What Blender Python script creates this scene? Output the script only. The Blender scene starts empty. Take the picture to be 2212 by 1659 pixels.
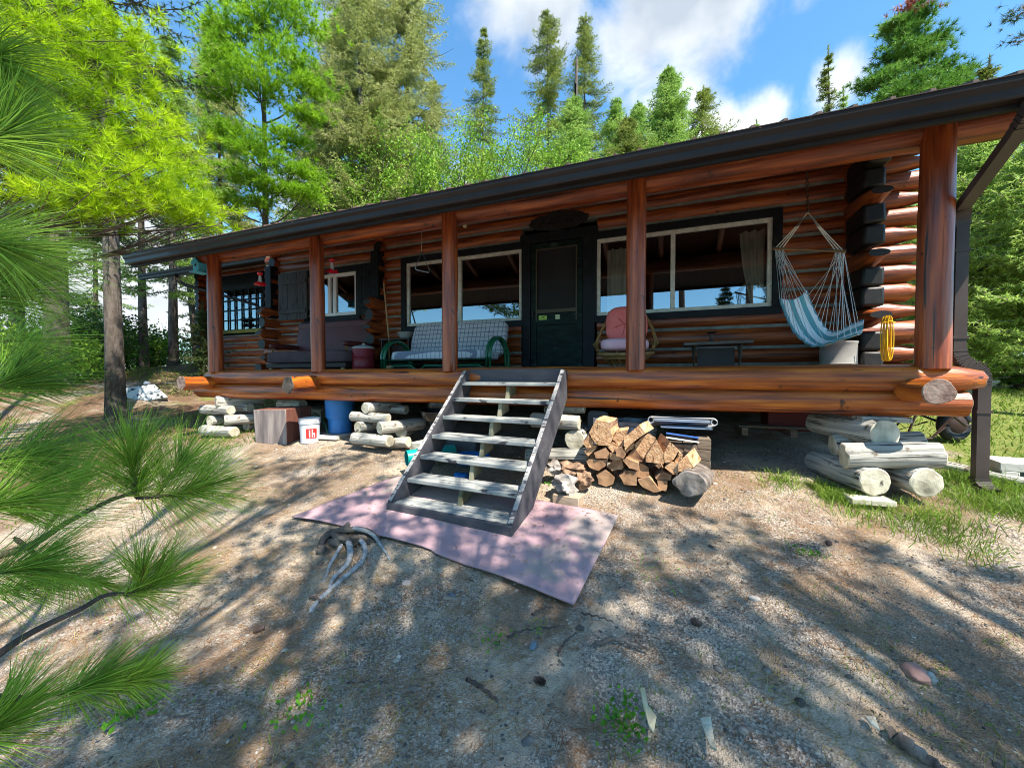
import bpy, math, random
import numpy as np
from mathutils import Vector, Matrix, Quaternion, noise as mnoise
R = math.radians
C = bpy.context.scene.collection
scene = bpy.context.scene
E = 1.55                      # eye height above the ground under the camera
YAW = R(21.3); PITCH = R(1.2); FPX = 831.0

# ------------------------------------------------------------------ camera
cam = bpy.data.cameras.new('camera'); cam.sensor_width = 36; cam.lens = FPX/2212*36
cam.clip_start = 0.02; cam.clip_end = 3000
co = bpy.data.objects.new('camera', cam); C.objects.link(co); scene.camera = co
co.location = (0, 0, E); co.rotation_euler = (R(90)-PITCH, 0, YAW)

# ------------------------------------------------------------------ light and sky
SUN = Vector((.55, -.34, 1.0)).normalized()        # towards the sun
sl = bpy.data.lights.new('sun', 'SUN'); sl.energy = 5.0; sl.angle = R(.5); sl.color = (1, .93, .82)
so = bpy.data.objects.new('sun', sl); C.objects.link(so); so.location = (20, -12, 40)
so.rotation_euler = (-SUN).to_track_quat('-Z', 'Y').to_euler()
scene.view_settings.view_transform = 'Standard'; scene.view_settings.look = 'None'
scene.view_settings.exposure = 1.25; scene.view_settings.gamma = 1
scene.cycles.filter_width = 1.0
def campt(px, py, zc):
    """world point at camera depth zc on the ray of a place in the picture (2212 wide)"""
    r = (px-1106)/FPX*zc; u = (829.5-py)/FPX*zc
    f = Vector((-math.sin(YAW)*math.cos(PITCH), math.cos(YAW)*math.cos(PITCH), -math.sin(PITCH)))
    rt = Vector((math.cos(YAW), math.sin(YAW), 0)); up = rt.cross(f)
    return Vector((0, 0, E)) + f*zc + rt*r + up*u
def at(px, py, Y):
    d = campt(px, py, 1) - Vector((0, 0, E))
    return Vector((0, 0, E)) + d*(Y/d.y)
def ray(px, py): return (campt(px, py, 1)-Vector((0, 0, E))).normalized()

w = bpy.data.worlds.new('World'); scene.world = w; w.use_nodes = True
nt = w.node_tree; N = nt.nodes; Lk = nt.links
for n in list(N): N.remove(n)
out = N.new('ShaderNodeOutputWorld'); bg = N.new('ShaderNodeBackground')
sky = N.new('ShaderNodeTexSky'); sky.sky_type = 'NISHITA'; sky.sun_disc = False
sky.sun_elevation = math.asin(SUN.z); sky.sun_rotation = math.atan2(SUN.x, SUN.y)
sky.air_density = 1.0; sky.dust_density = .3; sky.ozone_density = 2.0
SKYS = 0.13
sc = N.new('ShaderNodeVectorMath'); sc.operation = 'MULTIPLY'; sc.inputs[1].default_value = (SKYS*.60, SKYS*.97, SKYS*1.08)
Lk.new(sky.outputs[0], sc.inputs[0])
tc = N.new('ShaderNodeTexCoord')
def wmath(op, a, b=None, clamp=False):
    m = N.new('ShaderNodeMath'); m.operation = op; m.use_clamp = clamp
    for i, v in enumerate((a, b)):
        if v is None: continue
        if isinstance(v, (int, float)): m.inputs[i].default_value = v
        else: Lk.new(v, m.inputs[i])
    return m.outputs[0]
nz = N.new('ShaderNodeTexNoise'); nz.inputs['Scale'].default_value = 3.4; nz.inputs['Detail'].default_value = 9
nz.inputs['Roughness'].default_value = .56; nz.inputs['Distortion'].default_value = .25
Lk.new(tc.outputs['Generated'], nz.inputs['Vector'])
tot = None
def blob(px, py, rad, amt, tot):
    d = px if py is None else ray(px, py)
    dp = N.new('ShaderNodeVectorMath'); dp.operation = 'DISTANCE'; dp.inputs[1].default_value = d
    nn = N.new('ShaderNodeVectorMath'); nn.operation = 'NORMALIZE'; Lk.new(tc.outputs['Generated'], nn.inputs[0]); Lk.new(nn.outputs[0], dp.inputs[0])
    mr = N.new('ShaderNodeMapRange'); mr.interpolation_type = 'SMOOTHSTEP'
    mr.inputs['From Min'].default_value = rad; mr.inputs['From Max'].default_value = 0
    mr.inputs['To Min'].default_value = 0; mr.inputs['To Max'].default_value = amt
    Lk.new(dp.outputs['Value'], mr.inputs['Value'])
    return mr.outputs[0] if tot is None else wmath('MAXIMUM', tot, mr.outputs[0])
for b in ((1180, 10, .26, .6), (1480, 0, .36, .75), (1350, 80, .22, .6), (1620, 20, .2, .55), (1660, 235, .14, .62), (1800, 180, .14, .62), (1570, 290, .14, .6), (1000, 390, .12, .6),
          (150, 560, .38, .62), (420, 640, .3, .55), (60, 700, .4, .6), (620, 420, .25, .5), (1560, -60, .4, .6), (2900, 700, .5, .5), (700, 100, .2, .4), (Vector((.15, -.55, .82)).normalized(), None, .62, .85), (Vector((-.9, -.2, .45)).normalized(), None, .4, .7)):  # last two: unseen clouds overhead and behind, added to whiten and lift the shade
    tot = blob(*b, tot)
sm = wmath('ADD', tot, wmath('MULTIPLY', wmath('SUBTRACT', nz.outputs['Fac'], .5), 1.35))
mk = N.new('ShaderNodeMapRange'); mk.interpolation_type = 'SMOOTHSTEP'
mk.inputs['From Min'].default_value = .30; mk.inputs['From Max'].default_value = .60; Lk.new(sm, mk.inputs['Value'])
nz2 = N.new('ShaderNodeTexNoise'); nz2.inputs['Scale'].default_value = 5; nz2.inputs['Detail'].default_value = 4; Lk.new(tc.outputs['Generated'], nz2.inputs['Vector'])
cr = N.new('ShaderNodeValToRGB'); cr.color_ramp.elements[0].position = .35; cr.color_ramp.elements[1].position = .62
cr.color_ramp.elements[0].color = (.27, .31, .36, 1); cr.color_ramp.elements[1].color = (.52, .54, .56, 1); Lk.new(nz2.outputs['Fac'], cr.inputs[0])
mx = N.new('ShaderNodeMix'); mx.data_type = 'RGBA'; Lk.new(mk.outputs[0], mx.inputs[0]); Lk.new(sc.outputs[0], mx.inputs[6]); Lk.new(cr.outputs[0], mx.inputs[7])
Lk.new(mx.outputs[2], bg.inputs[0]); bg.inputs[1].default_value = 1.0; Lk.new(bg.outputs[0], out.inputs[0])

# ------------------------------------------------------------------ materials
def lin(r, g, b): return tuple(((c/255)/12.92 if c/255 <= .04045 else ((c/255+.055)/1.055)**2.4) for c in (r, g, b))
MATS = {}
def mat(name, cols, scale=8, stretch=(1, 1, 1), rough=.7, bump=.3, bscale=None, bstretch=None, spec=.4, metal=0, coat=0, detail=6, distort=0, spots=None, trans=0, island=0, alpha=1, lo=.3, hi=.7, wear=None, bdist=.01, cracks=None, rings=None):
    """procedural: noise between the colours along stretched object coordinates, second noise for bump, optional spots/wear = (colour, scale, threshold)"""
    m = bpy.data.materials.new(name); m.use_nodes = True; t = m.node_tree; n = t.nodes; l = t.links
    p = n['Principled BSDF']; p.inputs['Roughness'].default_value = rough; p.inputs['Metallic'].default_value = metal
    p.inputs['Specular IOR Level'].default_value = spec
    if coat: p.inputs['Coat Weight'].default_value = coat; p.inputs['Coat Roughness'].default_value = .2
    tcn = n.new('ShaderNodeTexCoord'); mp = n.new('ShaderNodeMapping'); mp.inputs['Scale'].default_value = stretch; l.new(tcn.outputs['Object'], mp.inputs[0])
    oi = n.new('ShaderNodeObjectInfo'); ad = n.new('ShaderNodeVectorMath'); ad.operation = 'ADD'
    ml = n.new('ShaderNodeMath'); ml.operation = 'MULTIPLY'; ml.inputs[1].default_value = 37; l.new(oi.outputs['Random'], ml.inputs[0])
    l.new(mp.outputs[0], ad.inputs[0]); l.new(ml.outputs[0], ad.inputs[1])
    a = n.new('ShaderNodeTexNoise'); a.inputs['Scale'].default_value = scale; a.inputs['Detail'].default_value = detail; a.inputs['Distortion'].default_value = distort; l.new(ad.outputs[0], a.inputs['Vector'])
    r = n.new('ShaderNodeValToRGB'); els = r.color_ramp.elements
    k = len(cols)
    els[0].position = lo; els[0].color = (*cols[0], 1); els[1].position = hi; els[1].color = (*cols[-1], 1)
    for i in range(1, k-1):
        e = els.new(lo+(hi-lo)*i/(k-1)); e.color = (*cols[i], 1)
    l.new(a.outputs['Fac'], r.inputs[0]); col = r.outputs[0]
    for s in (spots, wear):
        if s:
            b = n.new('ShaderNodeTexNoise'); b.inputs['Scale'].default_value = s[1]; b.inputs['Detail'].default_value = 8; b.inputs['Roughness'].default_value = .6
            if s is wear: l.new(ad.outputs[0], b.inputs['Vector'])
            else: l.new(tcn.outputs['Object'], b.inputs['Vector'])
            q = n.new('ShaderNodeMapRange'); q.inputs['From Min'].default_value = s[2]; q.inputs['From Max'].default_value = s[2]+.05; l.new(b.outputs['Fac'], q.inputs['Value'])
            x = n.new('ShaderNodeMix'); x.data_type = 'RGBA'; l.new(q.outputs[0], x.inputs[0]); l.new(col, x.inputs[6]); x.inputs[7].default_value = (*s[0], 1); col = x.outputs[2]
    if cracks:      # (colour, coordinate stretch, scale, threshold): long thin drying checks
        m3 = n.new('ShaderNodeMapping'); m3.inputs['Scale'].default_value = cracks[1]; l.new(tcn.outputs['Object'], m3.inputs[0]); a3 = n.new('ShaderNodeVectorMath'); a3.operation = 'ADD'; l.new(m3.outputs[0], a3.inputs[0]); l.new(ml.outputs[0], a3.inputs[1])
        b = n.new('ShaderNodeTexNoise'); b.inputs['Scale'].default_value = cracks[2]; b.inputs['Detail'].default_value = 3; b.inputs['Distortion'].default_value = .3; l.new(a3.outputs[0], b.inputs['Vector'])
        q = n.new('ShaderNodeMapRange'); q.inputs['From Min'].default_value = cracks[3]; q.inputs['From Max'].default_value = cracks[3]+.02; l.new(b.outputs['Fac'], q.inputs['Value'])
        x = n.new('ShaderNodeMix'); x.data_type = 'RGBA'; l.new(q.outputs[0], x.inputs[0]); l.new(col, x.inputs[6]); x.inputs[7].default_value = (*cracks[0], 1); col = x.outputs[2]
    if rings:       # (strength, scale): growth rings round the object's X axis
        wv = n.new('ShaderNodeTexWave'); wv.wave_type = 'RINGS'; wv.rings_direction = 'X'; wv.inputs['Scale'].default_value = rings[1]; wv.inputs['Distortion'].default_value = 2.5; wv.inputs['Detail'].default_value = 3; wv.inputs['Detail Scale'].default_value = 2; l.new(tcn.outputs['Object'], wv.inputs['Vector'])
        q = n.new('ShaderNodeMapRange'); q.inputs['To Min'].default_value = 1-rings[0]; q.inputs['To Max'].default_value = 1; l.new(wv.outputs['Fac'], q.inputs['Value']); h2 = n.new('ShaderNodeHueSaturation'); l.new(q.outputs[0], h2.inputs['Value']); l.new(col, h2.inputs['Color']); col = h2.outputs[0]
    if island:
        ge = n.new('ShaderNodeNewGeometry'); hs = n.new('ShaderNodeHueSaturation')
        v = n.new('ShaderNodeMapRange'); v.inputs['To Min'].default_value = 1-island; v.inputs['To Max'].default_value = 1+island; l.new(ge.outputs['Random Per Island'], v.inputs['Value'])
        l.new(v.outputs[0], hs.inputs['Value']); l.new(col, hs.inputs['Color']); col = hs.outputs[0]
    l.new(col, p.inputs['Base Color'])
    if bump:
        b = n.new('ShaderNodeTexNoise'); b.inputs['Scale'].default_value = bscale or scale*2; b.inputs['Detail'].default_value = 5
        if bstretch:
            m2 = n.new('ShaderNodeMapping'); m2.inputs['Scale'].default_value = bstretch; l.new(tcn.outputs['Object'], m2.inputs[0]); l.new(m2.outputs[0], b.inputs['Vector'])
        else: l.new(ad.outputs[0], b.inputs['Vector'])
        bp = n.new('ShaderNodeBump'); bp.inputs['Strength'].default_value = bump; bp.inputs['Distance'].default_value = bdist; l.new(b.outputs['Fac'], bp.inputs['Height']); l.new(bp.outputs[0], p.inputs['Normal'])
    if trans:
        o = n['Material Output']; tr = n.new('ShaderNodeBsdfTranslucent'); l.new(col, tr.inputs[0])
        ms = n.new('ShaderNodeMixShader'); ms.inputs[0].default_value = trans; l.new(p.outputs[0], ms.inputs[1]); l.new(tr.outputs[0], ms.inputs[2]); l.new(ms.outputs[0], o.inputs[0])
    if alpha < 1: p.inputs['Alpha'].default_value = alpha
    MATS[name] = m; return m

LOGX = (1, 14, 14)
CRK = lambda a: ((.022, .009, .006), a, 1.0, .655)
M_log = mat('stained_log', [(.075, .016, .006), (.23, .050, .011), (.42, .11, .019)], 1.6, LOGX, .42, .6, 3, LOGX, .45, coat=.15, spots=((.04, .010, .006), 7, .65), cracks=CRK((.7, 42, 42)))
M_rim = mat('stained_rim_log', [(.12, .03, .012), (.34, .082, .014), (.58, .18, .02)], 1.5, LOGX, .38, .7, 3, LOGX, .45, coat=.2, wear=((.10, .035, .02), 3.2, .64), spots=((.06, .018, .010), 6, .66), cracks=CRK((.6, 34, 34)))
M_postm = mat('stained_post', [(.10, .020, .009), (.25, .050, .013), (.42, .10, .02)], 1.7, LOGX, .40, .5, 3, LOGX, .45, coat=.2, spots=((.05, .014, .008), 9, .66), cracks=CRK((.6, 38, 38)))
M_end = mat('weathered_end_grain', [(.10, .065, .05), (.24, .16, .13), (.32, .25, .21)], 14, rough=.9, bump=.8, rings=(.18, 24))
M_darkend = mat('black_log_end_and_side_shade', [(.007, .006, .006), (.016, .014, .014)], 10, rough=.5, bump=.3)
M_chink = mat('grey_chinking', [(.13, .14, .12), (.24, .25, .22)], 7, rough=.9, bump=.2)
M_trim = mat('charcoal_painted_trim', [(.007, .008, .010), (.014, .017, .021)], 9, (1, 1, 1), .55, .25, spec=.2)
M_green = mat('peeling_green_door_paint', [(.003, .007, .006), (.006, .016, .013), (.012, .032, .026)], 5, (1, 1, 3), .55, .3, wear=((.035, .06, .052), 3.5, .62), spec=.15)
M_white = mat('flaking_white_paint', [(.48, .47, .40), (.70, .69, .61)], 10, rough=.6, bump=.3, wear=((.20, .17, .12), 16, .66))
M_whitevinyl = mat('white_sash', [(.70, .71, .70), (.80, .80, .78)], 4, rough=.4, bump=0)
M_gutter = mat('dark_brown_gutter', [(.016, .011, .010), (.026, .018, .016)], 3, (1, 1, 1), .42, .06, spec=.28, spots=((.3, .28, .24), 55, .80))
M_soffit = mat('dark_soffit', [(.008, .006, .006), (.015, .011, .010)], 3, rough=.6, bump=0)
M_roof = mat('brown_roof_metal', [(.055, .030, .022), (.10, .055, .038)], 6, rough=.5, bump=.1, wear=((.16, .08, .04), 12, .6))
M_ceil = mat('stained_ceiling_board', [(.05, .014, .006), (.12, .03, .010)], 3, (1, 9, 1), .6, .3)
M_deck = mat('brown_deck_boards', [(.10, .05, .035), (.18, .10, .07)], 4, (9, 1, 1), .7, .3)
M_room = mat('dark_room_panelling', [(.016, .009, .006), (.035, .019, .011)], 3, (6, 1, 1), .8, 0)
M_curtain = mat('pale_curtain', [(.62, .62, .52), (.75, .75, .64)], 4, (3, 3, 1), .9, .2, trans=.3)
M_greylog = mat('weathered_grey_log', [(.20, .195, .175), (.40, .385, .34), (.57, .54, .47)], 1.6, (1, 16, 16), .9, 1, 3, (1, 22, 22), wear=((.11, .10, .085), 2.2, .58), spots=((.13, .10, .07), 8, .62), cracks=((.025, .022, .02), (.8, 36, 36), 1.0, .63), bdist=.015)
M_greyend = mat('cream_end_grain', [(.36, .32, .23), (.56, .52, .40), (.66, .62, .50)], 10, rough=.9, bump=.8, wear=((.07, .05, .035), 5, .66), rings=(.16, 26))
M_block = mat('hewn_block_wood', [(.10, .085, .085), (.22, .18, .17), (.38, .33, .30)], 2.6, (4, 4, .6), .85, .7, 5, (6, 6, .6))
M_blockred = mat('rotten_red_wood', [(.10, .035, .025), (.20, .075, .05)], 4, (3, 3, 1), .9, .7)
def plank(n, cs, wearc, thr, st): return mat(n, cs, 3, st, .75, .6, 6, st, wear=(wearc, 5, thr), bdist=.006)
M_tread = plank('peeling_pale_tread_paint', [(.17, .18, .18), (.30, .31, .30), (.44, .44, .38)], (.040, .040, .050), .575, (1, 9, 3))
M_string = plank('peeling_charcoal_paint', [(.05, .05, .06), (.085, .08, .09)], (.30, .31, .31), .68, (1, 5, 5))
M_stringtop = plank('peeling_board_edge', [(.28, .27, .26), (.40, .38, .36)], (.06, .06, .07), .52, (2, 8, 2))
M_mat = mat('pink_outdoor_carpet', [(.37, .235, .26), (.47, .315, .335)], 3, rough=.95, bump=.5, bscale=260, wear=((.36, .29, .27), 1.6, .52), spots=((.12, .08, .06), 34, .70))
M_bark = mat('grey_brown_bark', [(.06, .048, .04), (.15, .12, .10), (.26, .22, .19)], 5, (3, 3, 1), .95, 1, 9, (3, 3, .8), bdist=.03)
M_barkfar = mat('tree_bark', [(.07, .055, .045), (.17, .14, .12)], 4, (3, 3, 1), .95, .8, bdist=.03)
M_twig = mat('twig_bark', [(.05, .035, .03), (.13, .09, .075)], 20, rough=.9, bump=.4)
M_root = mat('silver_root', [(.15, .155, .155), (.28, .29, .30), (.38, .39, .40)], 3, (1, 10, 10), .85, .7, 5, (1, 14, 14))
M_splitend = mat('fresh_split_wood', [(.34, .17, .08), (.54, .31, .16), (.66, .43, .25)], 7, (4, 1, 4), .9, .8, cracks=((.14, .07, .03), (30, 1, 6), 1, .66), spots=((.20, .10, .05), 9, .66))
M_splitdark = mat('aged_split_wood', [(.13, .065, .035), (.34, .19, .10), (.46, .28, .15)], 8, rough=.9, bump=.8)
M_woodside = mat('firewood_bark', [(.08, .05, .035), (.26, .16, .10), (.42, .28, .18)], 6, (4, 1, 4), .95, .9)
def simple(n, c, rough=.5, metal=0, v=.85, **k): return mat(n, [tuple(x*v for x in c), c], 6, (1, 1, 1), rough, k.pop('bump', .1), metal=metal, **k)
M_blue = simple('blue_plastic', (.035, .22, .60), .4)
M_blue2 = simple('bright_blue_plastic', (.01, .16, .50), .35)
M_bucket = simple('white_plastic', (.62, .66, .70), .4)
M_teal = simple('teal_plastic_pipe', (.004, .30, .28), .35)
M_black = simple('black_enamel', (.012, .012, .014), .25)
M_steel = simple('galvanised_steel', (.34, .37, .42), .4, .6, .6)
M_alu = simple('brushed_aluminium', (.42, .43, .45), .6, .5)
M_red = simple('maroon_enamel', (.28, .025, .035), .4)
M_redglass = simple('red_feeder_glass', (.62, .010, .03), .15, coat=.5)
M_clear = simple('clear_feeder_tube', (.55, .58, .62), .1)
M_cyan = simple('sky_blue_paint', (.12, .66, .90), .6)
M_sofa = mat('maroon_vinyl', [(.065, .012, .012), (.11, .022, .022)], 4, rough=.5, bump=.25)
M_sofaseat = mat('grey_purple_cloth', [(.075, .045, .05), (.115, .075, .085)], 5, rough=.9, bump=.3)
M_wood = simple('pale_varnished_wood', (.42, .26, .12), .5)
M_brown = simple('dark_furniture_wood', (.045, .030, .024), .6)
M_greenpaint = simple('green_gloss_paint', (.012, .13, .06), .25, coat=.4)
M_rattan = mat('honey_rattan', [(.24, .12, .04), (.42, .25, .09)], 12, rough=.45, bump=.3)
M_pink = mat('coral_cushion', [(.78, .14, .12), (.88, .22, .20)], 5, rough=.9, bump=.2)
M_pink2 = mat('pale_pink_cushion', [(.80, .42, .50), (.88, .55, .60)], 5, rough=.9, bump=.2)
M_rope = simple('cotton_rope', (.72, .62, .50), .9)
M_rope2 = simple('white_cord', (.74, .72, .70), .9)
M_chain = simple('rusty_chain', (.07, .035, .02), .6, .4)
M_yellow = simple('yellow_cable', (.85, .50, .01), .4)
M_concrete = mat('pale_concrete', [(.46, .44, .39), (.62, .60, .55)], 9, rough=.9, bump=.4)
M_drum = mat('weathered_grey_drum', [(.22, .21, .19), (.38, .36, .33)], 4, (1, 1, 2), .6, .3)
M_rubber = simple('black_rubber', (.016, .017, .022), .7)
M_rust = simple('rusty_brown_steel', (.06, .035, .03), .6, .3)
M_greycloth = simple('grey_blue_cloth', (.30, .36, .42), .9)
M_book = simple('blue_panel', (.05, .15, .50), .4)
M_planks = mat('stacked_offcut_wood', [(.10, .075, .055), (.22, .17, .12)], 5, (1, 6, 6), .9, .5)
M_panel = mat('weathered_white_hull', [(.30, .32, .32), (.46, .48, .46)], 4, rough=.7, bump=.2, wear=((.02, .02, .02), 8, .53))
M_redbin = simple('dark_red_box', (.12, .012, .01), .6)

def stripes(name, ca, cb, axis, freq, duty, cc=None, axis2=None, freq2=0, duty2=0, rough=.9, uv=False):
    m = bpy.data.materials.new(name); m.use_nodes = True; t = m.node_tree; n = t.nodes; l = t.links; p = n['Principled BSDF']; p.inputs['Roughness'].default_value = rough
    tcn = n.new('ShaderNodeTexCoord'); s = n.new('ShaderNodeSeparateXYZ'); l.new(tcn.outputs['UV' if uv else 'Object'], s.inputs[0])
    def band(ax, f, d):
        a = n.new('ShaderNodeMath'); a.operation = 'MULTIPLY'; a.inputs[1].default_value = f; l.new(s.outputs[ax], a.inputs[0])
        b = n.new('ShaderNodeMath'); b.operation = 'FRACT'; l.new(a.outputs[0], b.inputs[0])
        c = n.new('ShaderNodeMath'); c.operation = 'LESS_THAN'; c.inputs[1].default_value = d; l.new(b.outputs[0], c.inputs[0]); return c.outputs[0]
    x = n.new('ShaderNodeMix'); x.data_type = 'RGBA'; x.inputs[6].default_value = (*ca, 1); x.inputs[7].default_value = (*cb, 1); l.new(band(axis, freq, duty), x.inputs[0]); col = x.outputs[2]
    if cc:
        y = n.new('ShaderNodeMix'); y.data_type = 'RGBA'; l.new(col, y.inputs[6]); y.inputs[7].default_value = (*cc, 1); l.new(band(axis2, freq2, duty2), y.inputs[0]); col = y.outputs[2]
    l.new(col, p.inputs['Base Color']); return m
M_plaid = stripes('plaid_cushion', (.46, .45, .47), (.10, .17, .20), 'X', 14, .16, (.14, .15, .22), 'Z', 14, .16)
M_plaidseat = stripes('plaid_seat', (.50, .55, .60), (.14, .20, .26), 'X', 14, .14, (.16, .20, .28), 'Y', 14, .14)
M_hammock = stripes('teal_and_white_stripes', (.80, .80, .78), (.12, .34, .36), 'X', 2.6, .45, uv=True)

def glassmat(name, refl, tint=(.75, .78, .78)):
    m = bpy.data.materials.new(name); m.use_nodes = True; t = m.node_tree; n = t.nodes; l = t.links
    for q in list(n): n.remove(q)
    o = n.new('ShaderNodeOutputMaterial'); g = n.new('ShaderNodeBsdfGlossy'); g.inputs['Roughness'].default_value = .004; g.inputs[0].default_value = (.92, .95, 1, 1)
    tr = n.new('ShaderNodeBsdfTransparent'); tr.inputs[0].default_value = (*tint, 1)
    fr = n.new('ShaderNodeFresnel'); fr.inputs[0].default_value = 1.5
    a = n.new('ShaderNodeMath'); a.operation = 'ADD'; a.use_clamp = True; a.inputs[1].default_value = refl; l.new(fr.outputs[0], a.inputs[0])
    nz = n.new('ShaderNodeTexNoise'); nz.inputs['Scale'].default_value = 1.2; bp = n.new('ShaderNodeBump'); bp.inputs['Strength'].default_value = .02; l.new(nz.outputs['Fac'], bp.inputs['Height']); l.new(bp.outputs[0], g.inputs['Normal'])
    ms = n.new('ShaderNodeMixShader'); l.new(a.outputs[0], ms.inputs[0]); l.new(tr.outputs[0], ms.inputs[1]); l.new(g.outputs[0], ms.inputs[2]); l.new(ms.outputs[0], o.inputs[0]); return m
M_glass = glassmat('window_glass', .26, (.95, .97, .97))
M_screen = mat('dark_insect_screen', [(.012, .012, .012), (.018, .018, .018)], 4, rough=.8, bump=0)

# foliage
def leafmat(n, a, b, c, tr=.35, isl=.25, sc=1.2): return mat(n, [a, b, c], sc, rough=.55, bump=0, spec=.3, trans=tr, island=isl, detail=3)
M_pineb = leafmat('bright_pine_needles', (.19, .34, .006), (.37, .55, .010), (.50, .66, .02), .5)
M_pinem = leafmat('mid_pine_needles', (.13, .28, .012), (.24, .44, .018), (.34, .54, .03), .45)
M_pineg = leafmat('deep_green_pine_needles', (.06, .16, .02), (.12, .26, .035), (.20, .36, .06), .35)
M_pines = leafmat('shading_pine_needles', (.05, .11, .015), (.08, .16, .02), (.12, .22, .03), .3)
M_near = leafmat('long_green_needles', (.12, .25, .03), (.24, .42, .045), (.40, .56, .09), .4, .6)
M_spr = leafmat('olive_spruce_needles', (.13, .17, .035), (.23, .29, .05), (.34, .38, .09), .35)
M_sprd = leafmat('dark_spruce_needles', (.03, .055, .015), (.055, .09, .022), (.10, .14, .035), .3)
M_sprp = leafmat('pale_spruce_needles', (.22, .26, .07), (.36, .40, .12), (.48, .50, .22), .35)
M_dspout = mat('brown_downspout', [(.045, .034, .030), (.075, .058, .052)], 4, rough=.4, bump=.05, spec=.3)
M_sprg = leafmat('green_spruce_needles', (.17, .29, .05), (.29, .45, .09), (.42, .57, .15), .45)
M_hedge = leafmat('sunny_spruce_needles', (.24, .38, .07), (.40, .56, .13), (.54, .68, .22), .5)
M_dec = leafmat('fresh_green_leaves', (.12, .25, .02), (.21, .38, .035), (.32, .48, .05), .4)
M_decd = leafmat('dark_green_leaves', (.025, .07, .012), (.05, .12, .018), (.08, .17, .025), .4)
M_dead = leafmat('dead_red_needles', (.22, .05, .03), (.34, .09, .05), (.42, .14, .08), .2)
M_grass = leafmat('grass_blades', (.10, .17, .02), (.17, .28, .03), (.30, .36, .07), .35, .3, 3)
M_drygrass = leafmat('dry_grass', (.22, .16, .06), (.36, .28, .11), (.46, .38, .18), .3, .3, 3)
M_litter = leafmat('pine_needle_litter', (.16, .07, .03), (.30, .15, .06), (.44, .27, .12), .1, .4, 3)
M_weed = leafmat('weed_leaves', (.06, .20, .015), (.11, .32, .02), (.16, .40, .03), .4, .2, 3)
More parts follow.
